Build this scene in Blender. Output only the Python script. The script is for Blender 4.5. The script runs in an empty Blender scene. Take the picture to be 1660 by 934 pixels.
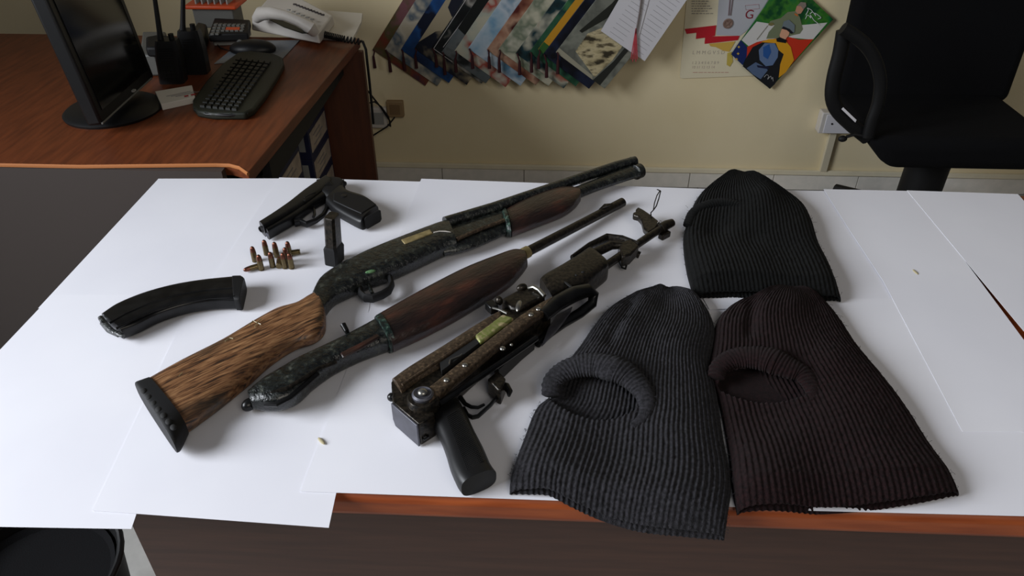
import bpy, math, random
from mathutils import Vector, Matrix
random.seed(7)
# ---------------------------------------------------------------- camera
W, H, F = 1660, 934, 1215.0
TH, PS = math.radians(35.6), math.radians(2.45)
CAM = (0.0, 0.0, 1.47)
sc = bpy.context.scene
cd = bpy.data.cameras.new('camera'); cam = bpy.data.objects.new('camera', cd)
sc.collection.objects.link(cam); sc.camera = cam
cam.location = CAM; cam.rotation_euler = (math.pi/2 - TH, 0, PS)
cd.sensor_width = 36; cd.lens = F/W*36; cd.clip_start = .01
# ---------------------------------------------------------------- light
wd = bpy.data.worlds.new('world'); sc.world = wd; wd.use_nodes = True
wd.node_tree.nodes['Background'].inputs[0].default_value = (.80, .85, 1.0, 1)
wd.node_tree.nodes['Background'].inputs[1].default_value = .07
def area(name, loc, target, sx, sy, power, col):
    l = bpy.data.lights.new(name, 'AREA'); l.shape = 'RECTANGLE'; l.size = sx; l.size_y = sy
    l.energy = power; l.color = col
    o = bpy.data.objects.new(name, l); sc.collection.objects.link(o); o.location = loc
    o.rotation_euler = (Vector(target)-Vector(loc)).to_track_quat('-Z', 'Y').to_euler()
    return o
wl = area('window_daylight', (-2.6, -0.10, 2.0), (0.75, .42, 0.70), 1.7, 1.4, 66, (.90, .94, 1.0))
wl.data.spread = math.radians(105)
area('room_fill', (1.0, -1.2, 2.6), (.6, 2.8, .5), 1.6, 1.2, 22, (1.0, .93, .82))  # added warm fill lamp to brighten the back wall, not a window
sc.view_settings.view_transform = 'Standard'; sc.view_settings.look = 'None'
sc.view_settings.exposure = -0.12; sc.view_settings.gamma = 1.0
sc.view_settings.use_curve_mapping = False
# ---------------------------------------------------------------- pixel -> point
_f = Vector((-math.sin(PS)*math.cos(TH), math.cos(PS)*math.cos(TH), -math.sin(TH)))
_r = Vector((math.cos(PS), math.sin(PS), 0)); _u = _r.cross(_f); CV = Vector(CAM)
def ray(x, y): return _f*F + _r*(x-W/2) - _u*(y-H/2)
def P(x, y, z):
    d = ray(x, y); return CV + d*((z-CV.z)/d.z)
def PY(x, y, Y):
    d = ray(x, y); return CV + d*(Y/d.y)
def PX(x, y, X):
    d = ray(x, y); return CV + d*(X/d.x)
def proj(v):
    d = v-CV; k = F/d.dot(_f); return Vector((W/2+d.dot(_r)*k, H/2-d.dot(_u)*k))
T = 0.75; TB = T+.0035; YW = 2.802
# ---------------------------------------------------------------- materials
def lin(c):
    c = c/255.0
    return c/12.92 if c <= .04045 else ((c+.055)/1.055)**2.4
def L3(c): return (lin(c[0]), lin(c[1]), lin(c[2]), 1)
def mat(name, col, rough=.6, metal=0, col2=None, scale=20, stretch=(1,1,1), lo=.35, hi=.65, bump=0, bscale=None,
        col3=None, spec=.5, coat=0, rot=(0,0,0), detail=6, rough2=None, coord='Object'):
    m = bpy.data.materials.new(name); m.use_nodes = True; nt = m.node_tree; N = nt.nodes; K = nt.links
    b = N['Principled BSDF']; b.inputs['Base Color'].default_value = L3(col)
    b.inputs['Roughness'].default_value = rough; b.inputs['Metallic'].default_value = metal
    b.inputs['Specular IOR Level'].default_value = spec; b.inputs['Coat Weight'].default_value = coat
    if col2 or bump:
        tc = N.new('ShaderNodeTexCoord'); mp = N.new('ShaderNodeMapping'); mp.inputs['Scale'].default_value = stretch
        
        if rot[2]:
            vr = N.new('ShaderNodeVectorRotate'); vr.rotation_type = 'Z_AXIS'; vr.inputs['Angle'].default_value = rot[2]
            K.new(tc.outputs[coord], vr.inputs[0]); K.new(vr.outputs[0], mp.inputs[0])
        else: K.new(tc.outputs[coord], mp.inputs[0])
        nz = N.new('ShaderNodeTexNoise'); nz.inputs['Scale'].default_value = scale; nz.inputs['Detail'].default_value = detail
        K.new(mp.outputs[0], nz.inputs['Vector'])
    if col2:
        cr = N.new('ShaderNodeValToRGB'); e = cr.color_ramp.elements
        e[0].position = lo; e[0].color = L3(col); e[1].position = hi; e[1].color = L3(col2)
        if col3: x = e.new((lo+hi)/2); x.color = L3(col3)
        K.new(nz.outputs[0], cr.inputs[0]); K.new(cr.outputs[0], b.inputs['Base Color'])
        if rough2 is not None:
            mr = N.new('ShaderNodeMapRange'); mr.inputs[3].default_value = rough; mr.inputs[4].default_value = rough2
            mr.inputs[1].default_value = lo; mr.inputs[2].default_value = hi
            K.new(nz.outputs[0], mr.inputs[0]); K.new(mr.outputs[0], b.inputs['Roughness'])
    if bump:
        bz = N.new('ShaderNodeTexNoise'); bz.inputs['Scale'].default_value = bscale or scale; bz.inputs['Detail'].default_value = 5
        K.new(mp.outputs[0], bz.inputs['Vector'])
        bp = N.new('ShaderNodeBump'); bp.inputs['Strength'].default_value = bump; bp.inputs['Distance'].default_value = .002
        K.new(bz.outputs[0], bp.inputs['Height']); K.new(bp.outputs[0], b.inputs['Normal'])
    return m
def flat(name, col, rough=.7, **k): return mat(name, col, rough, **k)
M = {}
M['paper'] = mat('white_paper', (226,226,232), .75, col2=(219,219,226), scale=3, bump=.05, bscale=6)
M['cherry'] = mat('cherry_veneer', (120,54,22), .42, col2=(156,78,36), scale=9, stretch=(1,9,9), lo=.3, hi=.7, spec=.4)
M['cherryY'] = mat('cherry_veneer_long', (84,40,18), .45, col2=(112,56,27), scale=9, stretch=(9,1,9), lo=.3, hi=.7, spec=.4)
M['darkwood'] = mat('dark_brown_panel', (58,38,30), .55, col2=(72,48,37), scale=8, stretch=(1,8,14), lo=.3, hi=.7)
M['brownpanel'] = mat('brown_side_panel', (76,42,26), .5, col2=(92,50,30), scale=8, stretch=(9,9,1), lo=.3, hi=.7)
M['greypanel'] = mat('grey_brown_panel', (62,54,50), .6)
M['wall'] = mat('cream_wall', (226,210,170), .85, col2=(232,217,180), scale=2.2, bump=.15, bscale=60)
M['ledge'] = mat('wall_ledge', (232,222,194), .7, col2=(222,212,184), scale=9)
def tile_mat():
    m = bpy.data.materials.new('pale_tiles'); m.use_nodes = True; N = m.node_tree.nodes; K = m.node_tree.links
    b = N['Principled BSDF']; b.inputs['Roughness'].default_value = .35
    tc = N.new('ShaderNodeTexCoord'); br = N.new('ShaderNodeTexBrick'); br.offset = 0
    br.inputs['Scale'].default_value = 1; br.inputs['Brick Width'].default_value = .34; br.inputs['Row Height'].default_value = .34
    br.inputs['Mortar Size'].default_value = .003
    br.inputs['Color1'].default_value = L3((186,184,178)); br.inputs['Color2'].default_value = L3((178,176,172)); br.inputs['Mortar'].default_value = L3((120,116,108))
    K.new(tc.outputs['Object'], br.inputs['Vector'])
    nz = N.new('ShaderNodeTexNoise'); nz.inputs['Scale'].default_value = 40; mx = N.new('ShaderNodeMix'); mx.data_type = 'RGBA'; mx.blend_type = 'MULTIPLY'
    mx.inputs[0].default_value = .25; K.new(br.outputs[0], mx.inputs[6]); K.new(nz.outputs[0], mx.inputs[7])
    K.new(tc.outputs['Object'], nz.inputs['Vector'])
    K.new(mx.outputs[2], b.inputs['Base Color']); return m
M['tile'] = tile_mat()
M['skirt'] = mat('skirting_tile', (232,226,216), .4, col2=(222,218,208), scale=30)
M['grout'] = flat('grout', (120,114,104))
M['black'] = mat('black_plastic', (14,14,15), .45, spec=.4)
M['blackm'] = mat('matt_black_plastic', (13,13,14), .6, spec=.3)
M['chairfab'] = mat('black_chair_fabric', (11,11,13), .95, bump=.4, bscale=500, spec=.15)
M['screen'] = mat('dark_screen', (8,9,10), .12, spec=.5)
M['olivek'] = mat('dark_olive_plastic', (30,32,24), .5, spec=.3)
M['key'] = mat('key_plastic', (20,21,17), .5, spec=.3)
M['tape'] = mat('greasy_black_wrap', (9,11,11), .22, col2=(62,64,54), col3=(19,24,22), scale=110, lo=.40, hi=.76, bump=1, bscale=190, spec=.6, rough2=.55, coat=.3)
M['tapegreen'] = mat('green_tarnish', (14,20,18), .35, col2=(96,120,104), col3=(30,48,42), scale=150, lo=.42, hi=.75, bump=.8)
M['greenspot'] = mat('green_spot', (40,84,52), .45, col2=(104,140,96), scale=200)
M['gunmetal'] = mat('worn_gunmetal', (22,21,19), .32, .55, col2=(66,58,48), scale=200, lo=.35, hi=.85, bump=.25, bscale=200)
M['rust'] = mat('rusty_worn_steel', (40,32,25), .42, .45, col2=(138,116,90), col3=(80,66,52), scale=240, lo=.25, hi=.85, bump=.4, bscale=300)
M['darkmetal'] = mat('dark_blued_steel', (15,15,16), .3, .4, col2=(28,28,28), scale=50)
M['brightsteel'] = mat('bright_steel', (150,148,142), .3, .9)
M['slate'] = mat('slate_plate', (84,84,92), .45, .5, col2=(74,74,80), scale=60)
M['cavity'] = flat('dark_cavity', (5,5,5), .8)
M['brassgreen'] = mat('tarnished_bolt', (134,132,88), .4, .3, col2=(176,160,124), col3=(110,120,60), scale=70, lo=.35, hi=.65)
M['tan'] = mat('tan_bolt', (108,96,62), .5, .1, col2=(140,124,84), scale=90)
def wood_mat():
    m = bpy.data.materials.new('worn_oak_stock'); m.use_nodes = True; N = m.node_tree.nodes; K = m.node_tree.links
    b = N['Principled BSDF']; b.inputs['Roughness'].default_value = .42
    tc = N.new('ShaderNodeTexCoord'); mp = N.new('ShaderNodeMapping')
    mp.inputs['Rotation'].default_value = (0, 0, math.radians(-47)); mp.inputs['Scale'].default_value = (1, 11, 7)
    mr0 = N.new('ShaderNodeVectorRotate')
    K.new(tc.outputs['Object'], mr0.inputs[0]); mr0.rotation_type = 'Z_AXIS'; mr0.inputs['Angle'].default_value = math.radians(-46)
    mp.inputs['Rotation'].default_value = (0,0,0); K.new(mr0.outputs[0], mp.inputs[0])
    n1 = N.new('ShaderNodeTexNoise'); n1.inputs['Scale'].default_value = 26; n1.inputs['Detail'].default_value = 10; n1.inputs['Roughness'].default_value = .62; n1.inputs['Distortion'].default_value = .5
    K.new(mp.outputs[0], n1.inputs['Vector'])
    cr = N.new('ShaderNodeValToRGB'); e = cr.color_ramp.elements
    e[0].position = .38; e[0].color = L3((40,26,16)); e[1].position = .68; e[1].color = L3((150,112,76)); x = e.new(.48); x.color = L3((100,66,40))
    K.new(n1.outputs[0], cr.inputs[0])
    n2 = N.new('ShaderNodeTexNoise'); n2.inputs['Scale'].default_value = 9; n2.inputs['Detail'].default_value = 5
    mp2 = N.new('ShaderNodeMapping'); mp2.inputs['Scale'].default_value = (1, 2.2, 1); K.new(mr0.outputs[0], mp2.inputs[0]); K.new(mp2.outputs[0], n2.inputs['Vector'])
    c2 = N.new('ShaderNodeValToRGB'); e = c2.color_ramp.elements; e[0].position = .50; e[0].color = (0,0,0,1); e[1].position = .68; e[1].color = (.8,.8,.8,1)
    K.new(n2.outputs[0], c2.inputs[0])
    mx = N.new('ShaderNodeMix'); mx.data_type = 'RGBA'; K.new(c2.outputs[0], mx.inputs[0]); K.new(cr.outputs[0], mx.inputs[6])
    mx.inputs[7].default_value = L3((40,36,28)); K.new(mx.outputs[2], b.inputs['Base Color'])
    bp = N.new('ShaderNodeBump'); bp.inputs['Strength'].default_value = .5; bp.inputs['Distance'].default_value = .001
    K.new(n1.outputs[0], bp.inputs['Height']); K.new(bp.outputs[0], b.inputs['Normal']); return m
M['stock'] = wood_mat()
M['redwood'] = mat('dark_red_brown_wood', (22,14,12), .36, col2=(74,38,27), col3=(42,24,19), scale=14, stretch=(1,3.5,3.5), rot=(0,0,math.radians(-44)), lo=.34, hi=.74, bump=.6, bscale=70, coat=.15)
M['brass'] = mat('cartridge_case', (112,98,66), .32, .8, col2=(96,84,60), scale=300)
M['copper'] = mat('copper_bullet', (120,74,58), .28, .8, col2=(96,62,50), scale=300)
M['white'] = flat('white_plastic', (206,200,192), .45)
M['offwhite'] = mat('offwhite_paper', (214,208,196), .8)
M['docpaper'] = mat('document_paper', (210,208,212), .8)
M['ink'] = flat('grey_ink', (120,116,116), .8)
M['inkdark'] = flat('dark_ink', (60,54,54), .8)
M['inkred'] = flat('red_ink', (176,36,48), .7)
M['tassel'] = flat('burgundy_tassel', (58,14,20), .8)
M['orange'] = flat('orange_plastic', (196,70,24), .45)
M['grey'] = flat('grey_plastic', (96,96,92), .5)
M['lightgrey'] = flat('light_grey_plastic', (150,150,146), .5)
# ---------------------------------------------------------------- mesh builder
class MB:
    def __init__(s): s.v = []; s.f = []; s.m = []; s.cur = 0
    def add(s, vs, fs):
        k = len(s.v); s.v += [Vector(v) for v in vs]; s.f += [tuple(i+k for i in f) for f in fs]; s.m += [s.cur]*len(fs); return s
    def hexa(s, b, t):   # bottom 4, top 4 corners
        return s.add(list(b)+list(t), [(3,2,1,0),(4,5,6,7),(0,1,5,4),(1,2,6,5),(2,3,7,6),(3,0,4,7)])
    def box(s, c, size, rz=0, mtx=None):
        x, y, z = size[0]/2, size[1]/2, size[2]/2
        R = mtx or Matrix.Rotation(rz, 3, 'Z'); c = Vector(c)
        p = [Vector((a, b, d)) for d in (-z, z) for a, b in ((-x,-y),(x,-y),(x,y),(-x,y))]
        p = [c + R@q for q in p]; return s.hexa(p[:4], p[4:])
    def prism(s, pts, off):  # pts: list of Vectors (planar loop), off: Vector extrusion
        n = len(pts); pts = [Vector(p) for p in pts]; off = Vector(off)
        return s.add(pts+[p+off for p in pts], [tuple(range(n))[::-1], tuple(range(n, 2*n))]+[(i, (i+1) % n, (i+1) % n+n, i+n) for i in range(n)])
    def tube(s, pts, r, n=10, closed=False, flat=1.0, caps=True, up=None):
        pts = [Vector(p) for p in pts]; m = len(pts); rs = r if isinstance(r, (list, tuple)) else [r]*m
        rings = []; prev = None
        for i, p in enumerate(pts):
            a = pts[(i-1) % m] if (closed or i > 0) else p; b = pts[(i+1) % m] if (closed or i < m-1) else p
            t = (b-a).normalized()
            if prev is None:
                ref = Vector(up) if up else (Vector((0,0,1)) if abs(t.z) < .9 else Vector((1,0,0)))
            else: ref = prev
            nn = (ref - t*ref.dot(t)).normalized(); bb = t.cross(nn); prev = nn
            rings.append([p + nn*math.cos(2*math.pi*k/n)*rs[i]*flat + bb*math.sin(2*math.pi*k/n)*rs[i] for k in range(n)])
        vs = [v for q in rings for v in q]; fs = []
        for i in range(m if closed else m-1):
            j = (i+1) % m
            for k in range(n): fs.append((i*n+k, i*n+(k+1) % n, j*n+(k+1) % n, j*n+k))
        if caps and not closed: fs += [tuple(range(n))[::-1], tuple(range((m-1)*n, m*n))]
        return s.add(vs, fs)
    def lathe(s, prof, c=(0,0,0), axis=(0,0,1), n=20):  # prof [(r,h)]
        c = Vector(c); a = Vector(axis).normalized(); e = a.orthogonal().normalized(); g = a.cross(e); vs = []; fs = []
        for r, h in prof:
            for k in range(n):
                q = 2*math.pi*k/n; vs.append(c + a*h + (e*math.cos(q)+g*math.sin(q))*max(r, 1e-5))
        for i in range(len(prof)-1):
            for k in range(n): fs.append((i*n+k, i*n+(k+1) % n, (i+1)*n+(k+1) % n, (i+1)*n+k))
        fs += [tuple(range(n))[::-1], tuple(range((len(prof)-1)*n, len(prof)*n))]
        return s.add(vs, fs)
    def ellip(s, c, r, rz=0, n=16, mtx=None):
        c = Vector(c); R = mtx or Matrix.Rotation(rz, 3, 'Z'); vs = []; fs = []; h = n//2
        for i in range(h+1):
            t = math.pi*i/h
            for k in range(n):
                q = 2*math.pi*k/n; vs.append(c+R@Vector((r[0]*max(math.sin(t),1e-4)*math.cos(q), r[1]*max(math.sin(t),1e-4)*math.sin(q), r[2]*math.cos(t))))
        for i in range(h):
            for k in range(n): fs.append((i*n+k, (i+1)*n+k, (i+1)*n+(k+1) % n, i*n+(k+1) % n))
        return s.add(vs, fs)
    def loft(s, st, t, zc, e=2.6, n=28, sub=4, solve=True):
        """st: [(Apx, Bpx[, t[, zc]])]: stations across a long body lying on the table; round (e=2) to boxy (e=6) section"""
        S = [(Vector(q[0]), Vector(q[1]), (q[2] if len(q) > 2 and q[2] else t), (q[3] if len(q) > 3 else zc)) for q in st]
        def cr(a, b, c, d, x): return .5*((2*b)+(c-a)*x+(2*a-5*b+4*c-d)*x*x+(3*b-a-3*c+d)*x*x*x)
        Q = []
        for i in range(len(S)-1):
            g = [S[max(i-1, 0)], S[i], S[i+1], S[min(i+2, len(S)-1)]]
            for k in range(sub): Q.append(tuple(cr(g[0][j], g[1][j], g[2][j], g[3][j], k/sub) for j in range(4)))
        Q.append(S[-1]); rings = []
        for A, B, tt, zz in Q:
            a = P(A.x, A.y, zz); b = P(B.x, B.y, zz); c = (a+b)/2; d = (b-a).normalized(); w = (b-a).length/2
            dn = (B-A).normalized(); Lp = (B-A).length
            def ring(c, w):
                o = []
                for k in range(n):
                    q = 2*math.pi*k/n; cx, sx = math.cos(q), math.sin(q)
                    o.append(c + d*w*math.copysign(abs(cx)**(2/e), cx) + Vector((0,0,tt/2*math.copysign(abs(sx)**(2/e), sx))))
                return o
            if solve:
                for _ in range(6):
                    pr = [(proj(v)-A).dot(dn) for v in ring(c, w)]; mn, mx = min(pr), max(pr)
                    k = Lp/(mx-mn); ppm = (mx-mn)/(2*w)
                    c = c + d*((Lp-(mn+mx))/2/ppm*.9); w = max(w*k, tt*.22)
            rings.append(ring(c, w))
        m = len(rings); vs = [v for q in rings for v in q]; fs = []
        for i in range(m-1):
            for k in range(n): fs.append((i*n+k, i*n+(k+1) % n, (i+1)*n+(k+1) % n, (i+1)*n+k))
        fs += [tuple(range(n))[::-1], tuple(range((m-1)*n, m*n))]
        return s.add(vs, fs)
    def px_prism(s, px, z0, z1, zr=None):   # outline given on the plane z=zr, real thickness z0..z1
        zr = z0 if zr is None else zr
        pts = [P(x, y, zr) for x, y in px]
        a = sum(pts[i].x*pts[(i+1) % len(pts)].y-pts[(i+1) % len(pts)].x*pts[i].y for i in range(len(pts)))
        if a < 0: pts.reverse()
        return s.prism([Vector((p.x, p.y, z0)) for p in pts], (0, 0, z1-z0))
    def px_tube(s, px, z, r, **k):
        zs = z if isinstance(z, (list, tuple)) else [z]*len(px)
        return s.tube([P(x, y, q) for (x, y), q in zip(px, zs)], r, **k)
LOC = {}
def setp(o, label=None, cat=None, group=None, kind=None):
    if label: o['label'] = label
    if cat: o['category'] = cat
    if group: o['group'] = group
    if kind: o['kind'] = kind
def empty(name, loc, label, cat, group=None, rz=0):
    o = bpy.data.objects.new(name, None); sc.collection.objects.link(o); o.location = loc; o.rotation_euler = (0, 0, rz)
    o.empty_display_size = .02; LOC[o] = Matrix.Translation(Vector(loc)) @ Matrix.Rotation(rz, 4, 'Z'); setp(o, label, cat, group); return o
def obj(name, mb, m, parent=None, bevel=0, sharp=35, label=None, cat=None, group=None, kind=None, seg=2, origin=None):
    me = bpy.data.meshes.new(name); vs = mb.v
    if parent is None:
        og = Vector(origin) if origin is not None else Vector((0,0,0))
        if origin is None:
            n = len(vs); og = Vector((sum(v.x for v in vs)/n, sum(v.y for v in vs)/n, min(v.z for v in vs)))
        vs = [v-og for v in vs]; mtx = Matrix.Translation(og)
    else:
        mtx = LOC[parent]; inv = mtx.inverted(); vs = [inv@v for v in vs]
    me.from_pydata([tuple(v) for v in vs], [], mb.f); me.validate(); me.update()
    ms = m if isinstance(m, (list, tuple)) else [m]
    for q in ms: me.materials.append(M[q] if isinstance(q, str) else q)
    if len(ms) > 1 and len(me.polygons) == len(mb.m): me.polygons.foreach_set('material_index', mb.m)
    me.polygons.foreach_set('use_smooth', [True]*len(me.polygons)); me.set_sharp_from_angle(angle=math.radians(sharp))
    import bmesh
    bm = bmesh.new(); bm.from_mesh(me); bmesh.ops.recalc_face_normals(bm, faces=bm.faces); bm.to_mesh(me); bm.free()
    o = bpy.data.objects.new(name, me); sc.collection.objects.link(o)
    if parent is None: o.location = og
    else: o.parent = parent
    LOC[o] = mtx; 
    if bevel:
        b = o.modifiers.new('b', 'BEVEL'); b.width = bevel; b.segments = seg; b.limit_method = 'ANGLE'; b.angle_limit = math.radians(40); b.harden_normals = False
    setp(o, label, cat, group, kind); return o
def text_on(body, size, origin, ex, ey, thick=.0004, mb=None):
    """letters as real geometry laid out along ex, ey"""
    c = bpy.data.curves.new('t', 'FONT'); c.body = body; c.size = size; c.extrude = 0
    o = bpy.data.objects.new('t', c); me = o.to_mesh()
    ex = Vector(ex).normalized(); ey = Vector(ey).normalized(); og = Vector(origin); mb = mb or MB()
    mb.add([og+ex*v.co.x+ey*v.co.y for v in me.vertices], [tuple(p.vertices) for p in me.polygons])
    o.to_mesh_clear(); bpy.data.objects.remove(o); bpy.data.curves.remove(c); return mb
# ================================================================ SETTING
obj('wall_back', MB().box((0, YW+.05, 1.4), (7, .1, 2.8)), 'wall', kind='structure')
obj('floor', MB().box((0, .9, -.025), (7, 4, .05)), 'tile', kind='structure', origin=(-.2+.17, YW, 0))
mb = MB()
for i in range(20): mb.box((-3.3+i*.34, YW-.004, .036), (.337, .008, .068))
obj('baseboard_back', mb, 'skirt', kind='structure', bevel=.001)
obj('trim_1', MB().box((0, YW-.008, .0815), (7, .016, .021)), 'ledge', kind='structure', bevel=.003)
obj('trim_2', MB().box((0, YW-.003, .0355), (7, .004, .069)), 'grout', kind='structure')
# ================================================================ TABLE
tb = empty('table', (.2, .97, 0), 'long cherry wood office table with dark brown front, covered in white sheets', 'table')
obj('tabletop', MB().box((.23, .972, T-.0205), (2.04, .80, .041)), 'cherry', tb, bevel=.012, seg=4)
obj('front_panel', MB().box((.29, .612, .39), (1.64, .018, .62)), 'darkwood', tb, label='dark brown front panel')
for x in (-.514, 1.12): obj('side_panel', MB().box((x, .97, .355), (.03, .70, .71)), 'darkwood', tb)
# sheets of white paper
def sheet(px, lvl, label):
    z = T+.0004+lvl*.0006
    obj('paper_sheet', MB().px_prism(px, z, z+.0004), 'paper', label=label, cat='paper sheet', group='white sheets covering the table', sharp=20)
sheet([(257,290),(490,289.5),(345,500),(62,500)], 0, 'large white paper sheet on the back left corner of the table')
sheet([(85,478),(345,478),(236,790),(213,858),(-268,850)], 1, 'large white paper sheet reaching the near left table corner under the curved magazine')
sheet([(453,288),(705,295.5),(600,510),(305,510)], 2, 'large white paper sheet beneath the pistol and cartridges')
sheet([(310,490),(600,490),(545,800),(533,856),(150,828)], 3, 'large white paper sheet under the wooden stock, overhanging the front edge')
sheet([(683,290),(1155,307),(1195,512),(598,508)], 4, 'large white paper sheet along the back edge beneath the long shotgun barrel')
sheet([(600,500),(1200,502),(1243,824),(487,797)], 5, 'large white paper sheet at the front under the rifle pistol grip')
sheet([(1120,307),(1350,310),(1490,498),(1165,502)], 3, 'large white paper sheet beneath the black balaclava')
sheet([(1190,486),(1492,484),(1770,840),(1225,826)], 6, 'large white paper sheet beneath the brown balaclava')
sheet([(1335,307),(1480,310),(1770,700),(1560,700),(1431,455),(1380,378)], 7, 'white paper sheet with its corner over the back edge right of the black balaclava')
sheet([(1470,309),(1650,315),(1960,660),(1720,610)], 8, 'white paper sheet at the far right end of the table')
sheet([(1140,484),(1205,481),(1206,500),(1150,502)], 8, 'small strip of white paper peeking out below the black balaclava')
# ================================================================ SHOTGUN WITH WOODEN STOCK
def P0(x, y): return tuple(P(x, y, TB))
sg = empty('shotgun', P(560, 470, TB), 'pump shotgun with brown wooden stock and black wrapped receiver, longest gun on the table', 'shotgun')
obj('stock', MB().loft([((236,616),(300,706),.040),((292,585),(352,668),.040),((360,550),(402,628),.039),((410,520),(440,594),.037),((447,500),(480,568),.036),
    ((478,491),(513,556),.036),((497,480),(529,540),.035),((508,474),(531,515),.034)], .038, TB+.021, e=2.7, n=36, sub=6), 'stock', sg, label='worn brown wooden stock')
mb = MB()
for q in ([(404,527),(410,520),(416,523),(424,517)], [(413,530),(418,524),(423,526)], [(365,553),(372,548),(378,549)], [(290,610),(296,604)]):
    mb.px_tube(q, TB+.0405, .0007, n=5)
obj('tape_residue', mb, mat('clear_tape_residue', (150,138,100), .3), sg, label='shreds of clear tape')['kind'] = 'stuff'
obj('grip_cap', MB().ellip(P(506,541,TB+.016), (.021,.010,.013), rz=.75), 'redwood', sg, label='dark rounded end of the pistol grip')
pad = obj('butt_pad', MB().loft([((217,624),(289,733),.040),((219,620),(296,728),.043),((238,614),(309,701),.043)], .042, TB+.022, e=3, n=32, sub=3), 'blackm', sg, label='black rubber butt pad')
mb = MB()
for x, y in ((236,632),(244,642),(252,652),(260,662),(268,672),(276,682),(284,691)):
    mb.ellip(P(x-3, y+2, TB+.0425), (.0055,.0038,.0022), rz=-.9)
obj('vent_holes', mb, 'cavity', pad)
obj('receiver', MB().loft([((503,476),(531,512),.034),((516,452),(546,494),.034),((540,434),(572,481),.036),((572,416),(601,468),.038),((610,399),(637,455),.040),
    ((650,383),(675,438),.040),((700,364),(722,416),.040),((722,357),(744,409),.038)], .038, TB+.021, e=3.2, n=36, sub=6), 'tape', sg, label='black wrapped receiver with greasy wrinkled surface')
obj('loading_port', MB().px_prism([(650,388),(697,371),(702,378),(656,395)], TB+.036, TB+.0425, TB+.0425), 'tan', sg, bevel=.0015, label='tan bolt showing in the port')
obj('wire', MB().px_tube([(703,377),(712,375),(722,375),(731,377)], [TB+.042,TB+.042,TB+.041,TB+.039], .0011, n=6), 'white', sg, label='pale bit of wire')
obj('green_patch', MB().ellip(P(600,441,TB+.036), (.010,.004,.003), rz=.5), 'greenspot', sg, label='green tarnished patch')
obj('trigger_guard', MB().px_tube([(584,468),(585,477),(592,483),(604,484),(620,478),(631,471),(635,462),(633,452),(626,448)], TB+.018, .0048, n=10, flat=1.7), 'blackm', sg)
obj('trigger', MB().px_tube([(598,462),(601,470),(604,476)], TB+.02, .003, n=8), 'tape', sg)
obj('magazine_tube', MB().loft([((700,378),(722,415),.030),((744,361),(762,406),.030),((790,346),(807,387),.028),((822,337),(836,373),.026),((937,301),(944,320),.022),((1012,269),(1021,292),.022),((1030,264),(1040,287),.022)], .024, TB+.017, e=2, n=24, sub=4), 'tape', sg)
obj('barrel', MB().px_tube([(722,362),(800,338),(900,303),(1000,269),(1030,261)], TB+.029, [.0122,.0115,.0102,.0100,.0100], n=24), 'tape', sg)
obj('slide_action_bar', MB().px_tube([(740,388),(780,371),(818,357)], TB+.033, .0036, n=8), 'rust', sg, label='worn action bar')
mb = MB(); a = P(1029,280,TB+.017); b = P(1041,275,TB+.017); d = (b-a).normalized(); mb.lathe([(.013,0),(.0155,.002),(.0155,.016),(.012,.019),(.007,.019),(.006,.014)], a, d, 24)
obj('muzzle_clamp', mb, 'tape', sg)
obj('front_sight', MB().ellip(P(1022,257,TB+.036), (.006,.003,.003), rz=.8), 'tape', sg)
obj('fore_end', MB().loft([((818,340),(832,384),.036),((853,321),(873,368),.038),((898,305),(914,352),.037),((922,303),(934,338),.031),((936,305),(943,326),.024)], .036, TB+.019, e=2.4, n=32, sub=6), 'redwood', sg, label='dark reddish wooden fore-end')
mb = MB().loft([((811,342),(824,383),.039),((816,338),(831,384),.040)], .04, TB+.0205, e=2.2, n=32, sub=2)
obj('collar', mb, 'tapegreen', sg, bevel=.001, label='green tarnished collar')
# ================================================================ STRIPPED SEMI-AUTOMATIC SHOTGUN
s2 = empty('stockless_shotgun', P(640, 530, TB), 'stockless shotgun with dark red-brown fore-end, lying between the other two long guns', 'shotgun')
obj('receiver', MB().loft([((400,634),(411,663),.022),((425,613),(448,667),.034),((452,597),(484,655),.036),((480,581),(512,630),.038),((520,562),(546,606),.038),((560,543),(588,585),.038),((604,519),(634,568),.038)],
    .036, TB+.020, e=3, n=36, sub=6), 'tape', s2, label='black greasy receiver')
obj('receiver_ridge', MB().px_tube([(430,641),(465,630),(495,612),(517,597),(545,587)], [TB+.032,TB+.037,TB+.036,TB+.033,TB+.03], .0030, n=8), 'gunmetal', s2)
obj('trigger_channel', MB().px_tube([(430,655),(449,656),(470,645),(497,622),(515,606)], [TB+.028,TB+.031,TB+.031,TB+.03,TB+.03], .0038, n=8), 'darkmetal', s2)
obj('wood_inlay', MB().px_prism([(551,572),(575,560),(612,540),(617,545),(590,561),(556,580)], TB+.036, TB+.0405, TB+.04), 'redwood', s2, bevel=.002, label='reddish brown worn strip')
for (x, y, r) in ((404,656,.0085),(420,652,.0075)): obj('rear_pin', MB().ellip(P(x,y,TB+.012), (r*1.3,r,r), rz=.9), 'darkmetal', s2)
obj('bolt_handle', MB().tube([P(565,543,TB+.030), P(561,535,TB+.040), P(556,526,TB+.044)], [.0028,.0040,.0044], n=12), 'darkmetal', s2)
obj('fore_end', MB().loft([((605,514),(641,569),.044),((650,488),(686,549),.046),((700,461),(738,522),.046),((750,436),(786,493),.045),((800,416),(829,465),.042),((828,406),(848,446),.036),((846,406),(857,433),.026)],
    .044, TB+.0235, e=2.3, n=40, sub=6), 'redwood', s2, label='long dark red-brown wooden fore-end')
obj('collar', MB().loft([((603,516),(637,570),.046),((610,511),(646,567),.047)], .046, TB+.0237, e=2.4, n=36, sub=2), 'tapegreen', s2, label='green tarnished band')
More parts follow.
